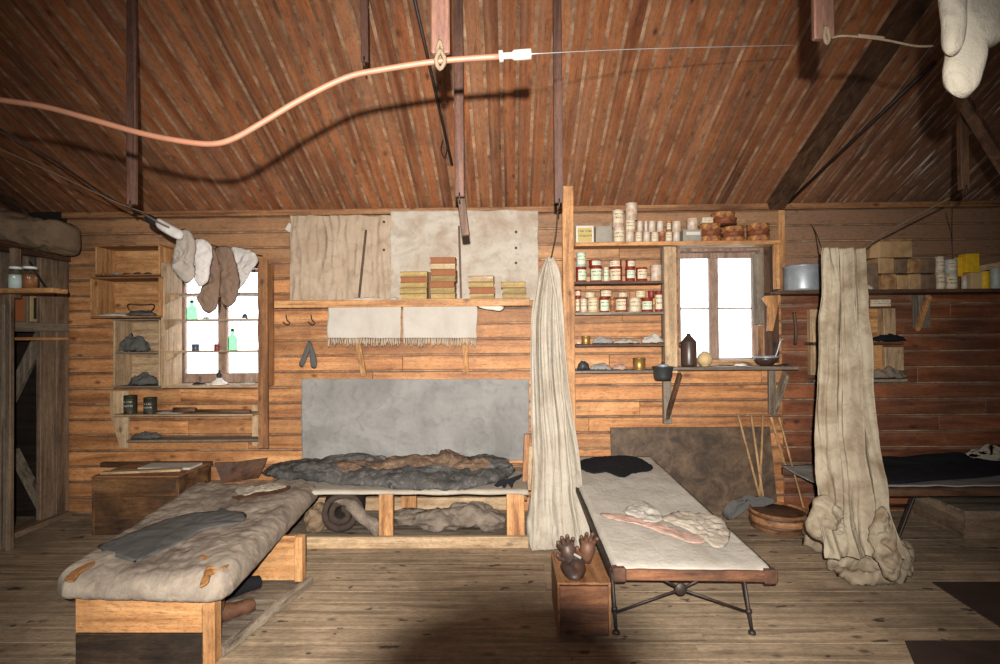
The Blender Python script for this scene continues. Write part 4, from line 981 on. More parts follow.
for (p, q, l, mt, ti) in ((639, 645, 'small orange-stained white tin, upper row right of the highest tin', 'whitetin', 1), (646, 649.5, 'narrow white tin in the upper row', 'whitetin', 2), (650.3, 658, 'clean white tin in the middle of the upper row', 'whitetin', 3), (658.8, 666, 'rust-rimmed white tin in the upper row', 'whitetin', 3), (668.5, 673.5, 'small rusty tin near the right of the upper row', 'rust', 5), (674.5, 684, 'pale tin at the right end of the upper row', 'whitetin', 6)):
    tin(p, q, 220.5, tops[ti], YT, mt, 'lab' if mt == 'rust' else None, l, group=g)
r = thing('grey_box', 'grey box with a white label strip on the top shelf', 'box', (X(694, YT), YT+.04, t0))
mb = MB(); mb.box(X(684.5, YT), X(703, YT), YT, YT+.09, t0, zz(229, 694), .003); mb.build('box_body', 'greybox', r)
mb = MB(); mb.box(X(687.5, YT), X(701.5, YT), YT-.003, YT-.0005, zz(234.5, 694), zz(231.3, 694)); mb.build('label', 'paper', r)
tin(690, 701.5, 217.5, zz(229, 694)+.001, YT, 'whitetin', None, 'white tin on top of the grey box', group=g)
YQ = 4.44
flat = lambda p, q, z, h, l, m_: tin(p, q, 0, z, YQ, m_, None, l, 'tin', 'flat_tin', 'flat rusty tins', zt=z+h)
hh = 6.3*yu/F
cols = [(704.5, 726, 3, 'left'), (727.5, 750.5, 3, 'middle'), (753.5, 776, 3, 'right')]
zcol = []
for (p, q, n, nm) in cols:
    z = t0
    for k in range(n):
        z = flat(p+random.uniform(-.4, .4), q+random.uniform(-.4, .4), z, hh if nm != 'middle' else hh*.85, f'flat round rusty tin, {["bottom", "middle", "top"][k]} of the {nm} stack above the right window', 'rust' if (k+n) % 2 else 'rustd')
    zcol.append(z)
z = flat(719, 743, zcol[1]+.02 if False else max(zcol[0], zcol[1]), hh, 'flat rusty tin balanced across the left and middle stacks', 'rustd')
flat(717.5, 741, z, hh*.9, 'flat rusty tin, highest of all above the right window', 'rust')
mb = MB(); mb.box(X(703.5, YQ), X(714.5, YQ), YQ-.01, YQ+.05, zcol[0]+.0005, zcol[0]+.045, .003); tag(mb.build('card_packet', 'lab'), 'small white printed packet on the left flat-tin stack', 'packet')

# second shelf
g = 'tins on the second shelf'; t1 = shz[1]+.001
a = tin(577, 588, 266.5, t1, YT, 'red', 'labg', 'red-rimmed tin with pale label, leftmost on the second shelf', group=g)
tin(577.5, 587.5, 252, a, YT, 'bluet', 'labg', 'pale tin stacked on the leftmost red-rimmed tin', group=g)
a = tin(591.5, 604, 266, t1, YT, 'red', 'labg', 'red tin with large pale green label, second stack on the second shelf', group=g)
tin(590.5, 603.5, 259, a, YT, 'red', 'labg', 'short red tin on the large pale green labelled tin', group=g)
tin(604.5, 610, 267, t1, YT+.01, 'whitetin', 'labg', 'slim white tin between the two red stacks, second shelf', group=g)
a = tin(611.5, 624.5, 267, t1, YT, 'red', 'lab', 'dark red tin with cream label, lower tin of the centre stack', group=g)
tin(611, 624, 259.5, a, YT, 'red', 'lab', 'dark red tin with torn label, upper tin of the centre stack', group=g)
a = tin(627, 637, 267, t1, YT, 'red', 'labg', 'red and green labelled tin right of the centre stack', group=g)
tin(627.5, 637.5, 259.5, a, YT, 'red', 'lab', 'short red tin with white band, top right on the second shelf', group=g)
tin(638, 649.5, 267, t1, YT, 'red', 'lab', 'red-rimmed tin with black print on a cream label, second shelf', group=g)
tin(652.5, 664, 264.5, t1, YT, 'whitetin', None, 'wide white tin at the right end of the second shelf', group=g)
g = 'tins on the third shelf'; t2 = shz[2]+.001
a = tin(576, 580.5, 297, t2, YT, 'red', 'lab', 'slim red tin half hidden at the left of the third shelf', group=g)
tin(576, 582, 289.5, a, YT, 'red', 'lab', 'short red tin with white label at the upper left of the third shelf', group=g)
a = tin(581, 588, 298.5, t2, YT, 'whitetin', 'lab', 'small white tin with lines of print, left on the third shelf', group=g)
a = tin(588.8, 599.8, 297.5, t2, YT, 'cream', 'lab', 'yellowish tin with faded label, third shelf left', group=g)
tin(586, 597, 292, a, YT, 'whitetin', 'lab', 'low white tin with black lettering on the yellowish tin', group=g)
a = tin(600.5, 610.5, 297, t2, YT, 'red', 'labg', 'red tin with green and cream label, third shelf', group=g)
tin(601.5, 614, 289.5, a, YT, 'red', 'lab', 'red tin stacked above the green and cream label', group=g)
tin(611, 616, 296.5, t2, YT, 'rust', None, 'narrow rusty tin in the middle of the third shelf', group=g)
a = tin(617, 629.5, 297, t2, YT, 'rustd', 'lab', 'rust-red wide tin in the middle of the third shelf', group=g)
tin(619.5, 629.5, 292.3, a, YT, 'whitetin', 'lab', 'low white printed tin on the wide rust-red tin', group=g)
a = tin(630.3, 642.5, 297.5, t2, YT, 'whitetin', 'lab', 'white tin with two lines of black print, third shelf', group=g)
tin(637, 648, 290.5, a, YT, 'cream', 'lab', 'cream printed tin resting above the two-line white tin', group=g)
a = tin(643.4, 655, 297.5, t2, YT, 'red', 'labg', 'red tin with white, green and yellow label, right on the third shelf', group=g)
tin(649.5, 656, 290.5, a, YT, 'red', None, 'small plain red tin above the white, green and yellow label', group=g)
tin(656.5, 664.3, 291, t2, YT, 'red', 'lab', 'tall plain red tin at the right end of the third shelf', group=g)
# fourth shelf
t3 = shz[3]+.001
tin(582, 591, 336, t3, YT, 'brass', None, 'small brass tin at the left of the fourth shelf', name='brass_tin')
onshelf('white_lump', 'small white lump at the left end of the fourth shelf', 'lump', 576.5, 581.5, YT+.03, t3, .02, 'china', 2, .02)
onshelf('crumpled_cloth', 'crumpled grey cloth beside the brass tin, fourth shelf', 'cloth', 592, 614, YT+.05, t3, .055, 'canvas', 3, .05)
onshelf('crumpled_cloth', 'flatter pale grey cloth in the middle of the fourth shelf', 'cloth', 613, 640, YT+.05, t3, .04, 'curt', 5, .05)
onshelf('cloth_bundle', 'white cloth bundle with a dark end, right on the fourth shelf', 'cloth', 641, 664, YT+.05, t3, .075, 'towel', 8, .05)
# fifth shelf
t4 = shz[4]+.001
onshelf('dark_lump', 'dark pointed lump at the left of the lowest shelf', 'lump', 577, 589, YT+.05, t4, .085, 'pot', 3, .04, nz=.3)
onshelf('striped_cloth', 'grey striped folded cloth on the lowest shelf', 'cloth', 589, 612, YT+.05, t4, .055, 'canvas', 6, .05, nz=.2)
onshelf('red_cloth', 'faded reddish cloth on the lowest shelf left of the brass burner', 'cloth', 612, 627, YT+.05, t4, .05, 'pink', 9, .05, nz=.2)
tin(634, 647, 358, t4, YT, 'brass', None, 'shiny brass burner tin on the lowest shelf', name='brass_burner', cat='burner')
# hanging pot
c = Vector((X(662, 4.36), 4.345, Z(380, 4.36, 662)))
r = thing('cooking_pot', 'small dark pot with lid at the corner of the lowest shelf', 'pot', c)
mb = MB(); mb.lathe(c, [(.001, 0), (.062, .002), (.072, .03), (.078, .10), (.086, .105), (.084, .112), (.001, .112)], 22); mb.build('pot_body', 'pot', r)
mb = MB(); mb.lathe(c, [(.05, .113), (.045, .125), (.012, .133), (.001, .134)], 18); ld_ = mb.build('lid', 'alu', r)
mb = MB(); mb.lathe(c, [(.008, .131), (.008, .14), (.014, .144), (.012, .15), (.001, .152)], 14); mb.build('knob', 'pot', ld_)

# ================================================================== TABLE UNDER THE RIGHT WINDOW
yt = 4.33; ztb = Z(367, yt, 720)
r = thing('wall_table', 'narrow grey shelf-table under the right window on wooden brackets', 'shelf table', (X(725, yt), 4.5, ztb-.03))
mb = MB(); mb.box(X(673, yt), X(799, yt), yt, D-.06, ztb-.026, ztb, .003); mb.build('table_top', 'greyX', r)
mb = MB(); mb.bar(P(680, 374, yt+.05), P(667, 418, D-.04), .05, .03, up=(1, 0, 0), bev=.003); mb.build('bracket', 'dkZ', r)
mb = MB(); mb.box(X(768, D-.03), X(775, D-.03), D-.04, D-.004, Z(415, D), ztb-.027, .003); mb.bar(P(786, 374, yt+.06), P(773, 414, D-.05), .07, .03, up=(1, 0, 0), bev=.003); mb.build('bracket', 'greyZ', r)
zq = ztb+.001
# jug
c = Vector((X(689.5, yt+.1), yt+.12, zq)); r = thing('stoneware_jug', 'dark brown tall jug on the left end of the window table', 'jug', c)
mb = MB(); mb.lathe(c, [(.001, 0), (.06, .003), (.063, .02), (.063, .2), (.055, .215), (.03, .245), (.018, .255), (.016, .275), (.001, .276)], 24); mb.build('jug_body', 'jug', r)
mb = MB(); mb.tube(wpath([c+Vector((-.062, 0, .2)), c+Vector((-.078, 0, .19)), c+Vector((-.07, 0, .165)), c+Vector((-.06, 0, .16))], 4), .007, 8); mb.build('handle', 'jug', r)
c = Vector((X(706.5, yt+.08), yt+.12, zq)); r = thing('glass_globe', 'round clouded glass globe beside the dark jug', 'globe', c)
mb = MB(); mb.lathe(c, [(.03, 0)]+[(.062*math.sin(a), .06-.06*math.cos(a)) for a in [.5+.24*k for k in range(10)]]+[(.022, .125)], 24); mb.build('globe_body', 'cream', r)
c = Vector((X(767, yt+.1), yt+.13, zq)); r = thing('saucepan', 'shallow pan with pale rim and a ladle on the right of the window table', 'pan', c)
mb = MB(); mb.lathe(c, [(.001, 0), (.05, .002), (.085, .04), (.098, .07), (.092, .07), (.08, .042), (.04, .012), (.001, .01)], 26); mb.build('pan_body', 'jug', r)
mb = MB(); mb.lathe(c, [(.099, .066), (.101, .08), (.093, .08), (.093, .066)], 26); mb.build('rim', 'alu', r)
mb = MB(); mb.tube(wpath([c+Vector((.06, -.03, .06)), c+Vector((.08, -.04, .12)), c+Vector((.1, -.05, .2)), c+Vector((.125, -.05, .22))], 5), .006, 6); mb.build('ladle_handle', 'alu', r)
onshelf('pot_cover', 'small dark metal lid at the right end of the window table', 'cover', 778, 789, yt+.08, ztb, .015, 'iron', 4, .03, nz=.1)
onshelf('small_dish', 'low pale dish on the window table below the panes', 'dish', 734, 747, yt+.08, ztb, .02, 'china', 6, .04, nz=.1)
onshelf('wood_scrap', 'low pale splintered wood piece in front of the right window', 'scraps', 718, 752, D-.12, ztb, .035, 'bread', 2, .05)
# boards under the table: dark board and poles
r = thing('leaning_board', 'large dark mouldy board leaning on the wall behind the white cot', 'board', (X(690, 4.6), 4.58, 0))
mb = MB(); za = Z(427.5, 4.62, 690); mb.prism([(X(610, 4.6), 4.53, .001), (X(772, 4.6), 4.53, .001), (X(770, 4.6), 4.625, za), (X(610, 4.6), 4.625, za)], (0, .02, 0)); mb.build('panel', 'board', r)
g = 'bamboo poles in the corner'
for (a, b, c_, d, l, y0, y1, rr) in ((738, 414, 765, 496, 'leftmost bamboo pole leaning by the dark board', 4.50, 4.6, .010), (751, 414, 766, 495, 'thicker bamboo pole, second from the left, behind the low tub', 4.47, 4.58, .011), (763, 414, 759, 494, 'bamboo pole leaning the other way, crossing its neighbours', 4.49, 4.6, .010), (771, 417, 797, 506, 'thick bamboo pole right of the crossing one', 4.52, 4.59, .012), (779, 417, 806, 517, 'rightmost bamboo pole, its foot beside the curtain heap', 4.44, 4.6, .009)):
    A = P(a, b, y1); B = G(c_, d, .02) if d > 500 else P(c_, d+24, y0); B.z = max(B.z, .012)
    mb = MB(); n = 7; pts = [B.lerp(A, k/n) for k in range(n+1)]; mb.tube(wpath(pts, 2), rr, 8)
    for p in pts[1:-1]: mb.lathe((0, 0, 0), [(rr*1.0, -.004), (rr*1.25, 0), (rr*1.0, .004)], 8, T=Matrix.Translation(p))
    tag(mb.build('bamboo_pole', 'bamboo'), l, 'pole', g)
# tub
c = Vector((X(778.5, 4.3, 515), 4.30, 0)); rr = .215; hh_ = .14
r = thing('wooden_tub', 'low round wooden tub on the floor under the bamboo poles', 'tub', c)
mb = MB(); mb.lathe(c, [(.001, .0), (rr*.97, .001), (rr, hh_), (rr-.015, hh_), (rr-.02, hh_-.05), (.001, hh_-.05)], 32); mb.build('tub_body', 'midX', r)
for zz_ in (.03, .10):
    mb = MB(); mb.lathe(c, [(rr*1.0, zz_), (rr*1.008, zz_+.002), (rr*1.01, zz_+.02), (rr*1.0, zz_+.022)], 32); mb.build('hoop', 'leather', r)
mb = MB(); mb.blob([P(a, b, min(G(a, b, .02).y, 4.42)) for a, b in ((722, 512), (732, 505), (748, 500), (768, 499), (776, 502), (764, 506), (748, 508), (738, 516), (728, 520))], (0, 0, 1), .07, .2, .5, 14, 8, 4, 5)
tag(mb.build('grey_cloth', 'rag'), 'grey cloth lying on the floor left of the low tub', 'cloth')

# ================================================================== WHITE COT
yn_, yf_ = 2.78, 4.48
zn, zf = Z(569, yn_, 690), Z(458, yf_, 610)
nl, nr = P(613, 568, yn_), P(775, 570, yn_); fl, fr_ = P(566, 458, yf_), P(652, 458, yf_)
r = thing('camp_cot', 'folding camp cot with pale canvas and iron legs right of the middle curtain', 'cot', ((nl.x+nr.x)/2, 3.6, 0))
mb = MB(); mb.bar(nl+Vector((-.0, 0, -.028)), nr+Vector((.0, 0, -.028)), .045, .055, bev=.006); mb.build('end_rail', 'scorch', r)
for s_, q in ((0, nl), (1, nr)):
    mb = MB(); a = q+Vector((.03 if s_ == 0 else -.03, -.028, -.028)); mb.box(a.x-.035, a.x+.035, yn_-.03, yn_+.03, a.z-.036, a.z+.036, .008); mb.build('corner_block', 'leather', r)
for a, b in ((nl, fl), (nr, fr_)):
    mb = MB(); mb.bar(a+Vector((0, .02, -.03)), b+Vector((0, 0, -.03)), .03, .04, bev=.004); mb.build('side_rail', 'iron', r)
for a, b, c_, d in ((612, 572, 616, 628), (744, 578, 752, 630)):
    A, B = P(a, b, yn_+.0), P(c_, d, yn_-.02); B.z = .012; mb = MB(); mb.tube([A, A.lerp(B, .7), B], [.009, .010, .009], 8); mb.lathe((A.lerp(B, .62)), [(.001, -.014), (.014, -.01), (.016, 0), (.014, .01), (.001, .014)], 10); q_ = mb.build('leg', 'iron', r)
    mb = MB(); mb.lathe((B.x, B.y, 0.001), [(.001, 0), (.02, .001), (.018, .012), (.009, .02)], 12); mb.build('foot', 'iron', q_)
for a, b in ((fl, -1), (fr_, 1)):
    mb = MB(); mb.tube([a+Vector((-b*.05, -.1, -.04)), Vector((a.x-b*.05, a.y-.1, .012))], .01, 8); mb.build('leg', 'iron', r)
cx = P(681, 589, yn_)
for a, b in ((655, 575), (707, 576), (616, 612), (745, 611)):
    mb = MB(); mb.tube([P(a, b, yn_), cx], .0065, 8); mb.build('brace_rod', 'iron', r)
mb = MB(); mb.lathe((0, 0, 0), [(.001, -.008), (.03, -.006), (.033, 0), (.03, .006), (.001, .008)], 16, T=Matrix.Translation(cx) @ Matrix.Rotation(PI/2, 4, 'X')); mb.build('brace_medallion', 'iron', r)
mb = MB()
def fn(u, v):
    a = nl.lerp(nr, u); b = fl.lerp(fr_, u); p = a.lerp(b, v)
    sag = .012*math.sin(PI*u)*math.sin(PI*min(1, v*1.2)); n = .006*noise.noise(Vector((p.x*4, p.y*3, 1)))+.004*noise.noise(Vector((p.x*11, p.y*8, 1)))
    p.z += .012-sag+n
    e = min(u, 1-u)
    if e < .03: p.z -= (.03-e)/.03*.035
    if v < .02: p.z -= (.02-v)/.02*.02; p.y -= .012
    return p
mb.grid(fn, 60, 80); mb.build('canvas_sheet', 'cot', r, solid=.006)
def oncot(px, py, dz=0.0):
    d = ray(px, py); sl = (zf-zn)/(yf_-yn_); # plane z = zn + sl*(y-yn)
    t = (zn+.02+dz - sl*yn_ - EYE)/(d.z - sl*d.y); return CP+d*t
def cotblob(name, label, cat, pts, th, mat, sd, nf=12, nz=.5):
    mb = MB(); mb.blob([oncot(a, b) for a, b in pts], (0, -.1, 1), th*.45, .1, nz, nf, 16, 9, sd, ridge=False); mb.crumple(th*.3, nf*1.1, sd); return tag(mb.build(name, mat), label, cat)
cotblob('black_garment', 'black folded garment on the head of the white cot', 'garment', [(581, 461), (600, 457), (622, 456), (638, 458), (652, 466), (650, 471), (634, 474), (622, 478), (606, 473), (592, 474), (580, 468)], .02, 'black', 3)
cotblob('linen_cloth', 'crumpled cream linen lying on the lower half of the white cot', 'cloth', [(662, 520), (676, 513), (700, 514), (722, 520), (730, 535), (726, 547), (714, 549), (700, 538), (680, 528)], .036, 'cloth2', 5, 16, .7)
cotblob('pink_ribbon', 'long faded pink strip lying along the cream linen', 'strip', [(600, 514), (620, 515), (650, 520), (676, 530), (704, 538), (706, 543), (692, 544), (668, 536), (640, 526), (612, 520)], .02, 'pink', 6, 12, .3)
cotblob('linen_cloth', 'small peaked pale cloth left of the cream linen on the cot', 'cloth', [(624, 512), (640, 502), (655, 509), (664, 520), (650, 524), (634, 518)], .035, 'cot', 8, 12, .4)

# crate with leather mitts
y0, y1 = 2.73, 3.12; xa_, xb_ = X(558.5, y0, 600), X(610, y0, 600); zk = Z(585, y0, 585)
r = thing('wooden_crate', 'small upright crate with scorched front beside the white cot', 'crate', ((xa_+xb_)/2, (y0+y1)/2, 0))
mb = MB(); mb.box(xa_+.008, xb_-.008, y0+.004, y0+.018, .002, zk-.01, .002); mb.build('front_panel', 'scorch', r)
mb = MB(); mb.box(xa_-.005, xa_+.007, y0, y1, .002, zk-.001, .002); mb.build('side_panel', 'midY', r)
mb = MB(); mb.box(xb_-.007, xb_+.006, y0, y1, .002, zk-.001, .002); mb.build('side_panel', 'midY', r)
mb = MB(); mb.box(xa_-.006, xb_+.007, y0-.003, y1+.003, zk, zk+.012, .003); mb.build('top_board', 'midY', r)
mb = MB(); mb.box(xa_+.008, xb_-.008, y1-.014, y1, .002, zk-.002, .002); mb.build('back_panel', 'midX', r)
zg = zk+.012
def fingers(px, py, y, lean, label, mat, sd):
    base = P(px, py, y); base.z = zg+.012
    r = thing('leather_glove', label, 'glove', base, 'stiff leather gloves on the scorched crate')
    mb = MB(); T = Matrix.Translation(base) @ Matrix.Rotation(lean, 4, 'Y')
    mb.tube([T @ Vector(p) for p in ((0, 0, 0), (0, 0, .03), (0, 0, .07), (0, 0, .11), (0, 0, .12))], [.026, .038, .042, .038, .02], 14)
    for v in mb.bm.verts: v.co += noise.noise_vector(v.co*18+Vector((sd, 0, 0)))*.008
    pm_ = mb.build('palm', mat, r)
    for k, (dx, L, a) in enumerate(((-.033, .055, -.35), (-.012, .075, -.1), (.011, .078, .08), (.032, .058, .3))):
        mb = MB(); p0 = Vector((dx*.8, 0, .095)); p1 = p0+Vector((math.sin(a)*L*.6, -.006, math.cos(a)*L*.6)); p2 = p0+Vector((math.sin(a)*L, -.02-.006*k, math.cos(a)*L))
        mb.tube([T @ p for p in wpath([p0, p1, p2], 4)], [.012]*7+[.010, .007], 10); mb.build('finger', mat, pm_)
    mb = MB(); mb.tube([T @ Vector(p) for p in wpath([(-.03, -.01, .04), (-.055, -.02, .06), (-.062, -.025, .09)], 4)], [.013]*7+[.011, .007], 10); mb.build('thumb', mat, pm_)
fingers(572, 568, 2.92, -.25, 'stiff dark leather glove standing on the scorched crate, left one', 'dleather', 1)
fingers(586, 565, 2.95, .12, 'stiff brown leather glove standing on the scorched crate, right one', 'leather', 5)
mb = MB(); mb.blob([G(a, b, zg+.004) for a, b in ((560, 566), (568, 560), (582, 562), (586, 570), (580, 580), (568, 579))], (0, 0, 1), .05, .05, .5, 24, 8, 4, 3); tag(mb.build('leather_scrap', 'dleather'), 'crumpled dark leather in front of the stiff gloves', 'leather')
mb = MB(); mb.bar(P(574, 554, 2.84), P(581, 558, 2.83), .012, .004, up=(0, -1, 0)); tag(mb.build('paper_tag', 'tape'), 'tiny white tag tied to the leather gloves', 'tag')

# ================================================================== CURTAINS
def curtain(name, label, rows, folds, amp, mat, seed, nu=110, sub=14, knots=None):
    """rows: (left px, right px, py, depth) from top to bottom"""
    L = wpath([P(a, c, d) for a, b, c, d in rows], sub); Rr = wpath([P(b, c, d) for a, b, c, d in rows], sub); nv = len(L)-1
    mb = MB(); sv = Vector((seed, 0, 0))
    def fn(u, v):
        j = round(v*nv); p = L[j].lerp(Rr[j], u); vv = j/nv
        a = amp*(.75+.7*min(1, vv*2.2)); w_ = u + .05*noise.noise(Vector((vv*2.2, seed, u*2)))
        f = (1-2.2*abs(noise.noise(Vector((w_*folds, vv*1.1, seed))))) + .28*(1-2*abs(noise.noise(Vector((w_*folds*2.6, vv*2.4, seed+9)))))
        cr = noise.noise(Vector((u*9, vv*16, seed))) + .6*(1-2*abs(noise.noise(Vector((u*14, vv*26, seed+2)))))
        p.y -= a*f + .006*cr
        p.x += .014*noise.noise(Vector((vv*7, 1 if u < .5 else 5, seed)))*(1-2*min(u, 1-u)) + .008*noise.noise(Vector((u*12, vv*9, seed)))
        p.z = max(p.z, .008)
        return p
    mb.grid(fn, nu, nv)
    return mb, fn
mb, fn = curtain('curtain', '', [(546, 553, 258, 3.98), (537, 560, 280, 3.97), (531, 563, 320, 3.96), (531, 567, 380, 3.95), (532, 576, 440, 3.94), (531, 581, 490, 3.93), (530, 588, 530, 3.92), (532, 590, 546, 3.90)], 2.7, .05, 'curt', 3, nu=170)
r = thing('curtain', 'dirty white curtain bunched up in the middle, between bunk and cot', 'curtain', P(560, 545, 3.92))
mb.build('hanging_cloth', 'curt', r, solid=.004)
mb = MB(); mb.blob([P(a, b, 3.97) for a, b in ((531, 495), (540, 492), (542, 515), (545, 540), (538, 546), (528, 545), (526, 525), (528, 510))], (0, -1, 0), .06, 1, .5, 12, 9, 4, 2, ridge=False); mb.build('bunched_hem', 'curt', r)
mb = MB(); mb.tube(wpath([P(549, 262, 3.95)+Vector((0, -.02, 0)), P(556, 300, 3.88), P(561, 360, 3.87), P(566, 430, 3.86), P(573, 500, 3.85), P(580, 540, 3.84)], 8), .010, 8)
for v in mb.bm.verts: v.co += noise.noise_vector(v.co*14)*.008
mb.build('seam', 'curt', r)
# right curtain
mb, fn = curtain('curtain', '', [(817, 861, 249, 3.34), (818, 865, 300, 3.34), (818, 871, 360, 3.34), (817, 878, 430, 3.33), (816, 886, 480, 3.32), (812, 888, 520, 3.28), (816, 892, 552, 3.22)], 2.9, .06, 'curtR', 6, nu=190)
r = thing('curtain', 'long stained curtain hanging at the right with its hem heaped on the floor', 'curtain', P(855, 560, 3.3))
mb.build('hanging_cloth', 'curtR', r, solid=.004)
def heap(pts, zbase, th, sd, nf, nz=.7, prof=.45):
    mb = MB(); mb.blob([G(a, b, zbase) for a, b in pts], (0, -.2, 1), th*.75, .02, nz, nf, 26, 12, sd, prof=prof); mb.crumple(.05, 6, sd); mb.crumple(.012, 17, sd+3)
    for v in mb.bm.verts: v.co.z = max(.004+random.random()*.002, v.co.z)
    return mb
heap([(802, 538), (806, 548), (824, 556), (846, 560), (858, 548), (850, 530), (828, 522), (808, 524)], .01, .17, 2, 8).build('heaped_hem', 'curtR', r)
heap([(828, 570), (838, 582), (860, 591), (888, 590), (912, 582), (916, 566), (902, 548), (872, 540), (848, 548)], .01, .13, 5, 8).build('heaped_hem', 'curtR', r)
mb = MB(); mb.blob([P(a, b, 3.3) for a, b in ((806, 508), (812, 498), (822, 496), (838, 510), (852, 530), (852, 548), (838, 552), (818, 542), (804, 530))], (0, -1, .2), .08, .5, .5, 10, 26, 12, 4)
mb.crumple(.045, 6, 4, (0, -1, .3)); mb.crumple(.012, 17, 9, (0, -1, 0))
mb.build('gathered_fold', 'curtR', r)
mb = MB(); mb.blob([P(a, b, 3.12) for a, b in ((872, 515), (878, 505), (886, 520), (892, 545), (896, 572), (884, 578), (872, 560), (868, 535))], (0, -1, .2), .05, .6, .5, 12, 22, 10, 7)
mb.crumple(.035, 7, 2, (0, -1, .3)); mb.crumple(.01, 17, 9, (0, -1, 0))
mb.build('gathered_fold', 'curtR', r)

# ================================================================== RIGHT SHELF
yr = 4.38; zr = Z(289.5, yr, 880)
r = thing('wall_shelf', 'long dark shelf on the right wall carrying packages and tins', 'shelf', (X(900, yr), yr+.12, zr-.03))
mb = MB(); mb.box(X(780, yr), X(1080, yr), yr, D-.005, zr-.028, zr, .003); mb.build('shelf_board', 'dkX', r)
mb = MB(); x_ = X(772, yr); mb.prism([Vector((X(781, yr+.1), yr+.1, zr-.03)), Vector((X(766, yr+.1), yr+.1, zr-.035)), Vector((X(764, yr+.1), yr+.1, zr-.06)), Vector((X(769, yr+.1), yr+.1, zr-.13)), Vector((X(768, yr+.1), yr+.1, zr-.33)), Vector((X(773, yr+.1), yr+.1, zr-.33)), Vector((X(778, yr+.1), yr+.1, zr-.15))], (0, .03, 0)); mb.build('bracket', 'pineZ', r)
mb = MB(); mb.bar(P(929, 296, yr+.03), P(917, 330, D-.02), .04, .03, up=(1, 0, 0), bev=.003); mb.build('bracket', 'pineZ', r)
mb = MB(); mb.box(X(912, D), X(929, D), D-.02, D-.003, Z(332, D), zr-.03, .002); mb.build('bracket_plate', 'greyZ', r)
zp = zr+.001
c = Vector((X(803, yr+.15), yr+.14, zp)); rad = .148; r = thing('aluminium_pan', 'large round aluminium pan on the left of the right shelf', 'pan', c)
mb = MB(); mb.lathe(c, [(.001, 0), (rad*.98, .002), (rad, .02), (rad, .2), (rad+.006, .205), (rad+.004, .212), (rad*.97, .218), (rad*.5, .228), (.001, .23)], 40); mb.build('pan_body', 'alu', r)
# brown paper packages
def package(px0, px1, z0, h, y0, d, mat, label, bow=.01):
    x0_, x1_ = X(px0, y0), X(px1, y0); mb = MB()
    mb.box(x0_+.001, x1_-.001, y0, y0+d, z0+.0005, z0+h-.001-random.random()*.012, .006)
    for v in mb.bm.verts: v.co += noise.noise_vector(v.co*12)*.008; v.co.z = max(v.co.z, z0+.0005)
    return tag(mb.build('paper_package', mat), label, 'package', 'brown packages on the right shelf')
hpk = 16*yr/F
xs_ = [883, 898, 910, 923, 938]
for i in range(4): package(xs_[i], xs_[i+1], zp, hpk, yr+.03, .16, ['bread', 'bread2', 'bread2', 'bread3'][i], f'brown wrapped package, {ordl[i]} from the left in the bottom row')
xs_ = [868, 880, 896, 909, 922, 938]
for i in range(5):
    zz0 = zp+hpk if i else zp+hpk
    package(xs_[i], xs_[i+1], zz0 if i else zp+hpk*.0, hpk if i else hpk*1.7, yr+.03, .16, ['bread3', 'bread2', 'bread3', 'bread', 'bread3'][i], f'brown wrapped package, {ordl[i]} from the left in the upper row' if i else 'taller brown package partly behind the right curtain')
z2 = zp+hpk*2
r = thing('cardboard_box', 'tan cardboard box on top of the brown packages', 'box', P(894, 252, yr+.1))
x0_, x1_ = X(873, yr+.03), X(914, yr+.03)
mb = MB(); mb.box(x0_+.07, x1_, yr+.03, yr+.18, z2+.001, z2+.135, .003); mb.build('box_body', 'bread2', r)
mb = MB(); mb.prism([(x0_, yr+.06, z2+.0), (x0_+.068, yr+.03, z2+.001), (x0_+.068, yr+.03, z2+.135), (x0_+.02, yr+.06, z2+.115)], (0, .14, 0)); mb.build('end_flap', 'bread2', r)
mb = MB(); mb.box(x0_+.068, x1_+.012, yr+.02, yr+.19, z2+.136, z2+.15, .002); mb.build('lid', 'bread', r)
g = 'tins on the right shelf'; YY = yr+.05
a = tin(940, 949, 272, zp, YY, 'whitetin', 'lab', 'slim white tin, bottom of the pair next to the brown packages', group=g)
tin(939.5, 948.5, 256, a, YY, 'whitetin', 'lab', 'slim white tin, top of the pair next to the brown packages', group=g)
a = tin(951, 962, 273, zp, YY, 'whitetin', 'lab', 'white printed tin, bottom of the wider pair on the right shelf', group=g)
tin(950.5, 962, 259, a, YY, 'bluet', 'lab', 'white printed tin, top of the wider pair on the right shelf', group=g)
a = tin(965, 971, 276, zp, YY, 'whitetin', None, 'small white pot with red lid under the yellow box', 'tin', group=g)
mb = MB(); mb.box(X(972.5, YY), X(983, YY), YY, YY+.08, zp, zp+.135, .002); tag(mb.build('card_box', 'cream'), 'upright cream box under the yellow box on the right shelf', 'box')
tin(984.5, 994.5, 271, zp, YY, 'yellow', None, 'yellow tin at the right of the right shelf', group=g)
mb = MB(); zy = zp+.137; mb.box(X(968, YY), X(981, YY), YY, YY+.08, zy, zy+.155, .002); tag(mb.build('card_box', 'yellow'), 'bright yellow box on top of the upright cream box', 'box')
mb = MB(); mb.box(X(963, YY), X(967.5, YY), YY+.03, YY+.08, a+.001, zy+.13, .002); tag(mb.build('card_packet', 'yellow'), 'narrow yellow packet just left of the bright yellow box', 'packet')
mb = MB(); mb.bar(Vector((X(981.5, YY), YY+.05, zy+.03)), Vector((X(1030, YY), YY+.05, zy+.10)), .05, .05, bev=.003); tag(mb.build('wooden_block', 'paleX'), 'pale wooden block resting above the yellow tin', 'block')
tin(996, 1006, 268, zp, YY, 'bluet', None, 'pale tin at the right edge of the frame on the right shelf', group=g)
# low clutter on shelf left part
onshelf('crumpled_paper', 'crumpled pale paper beside the right curtain on the shelf', 'paper', 858, 874, yr+.06, zr, .05, 'paper', 3, .05)

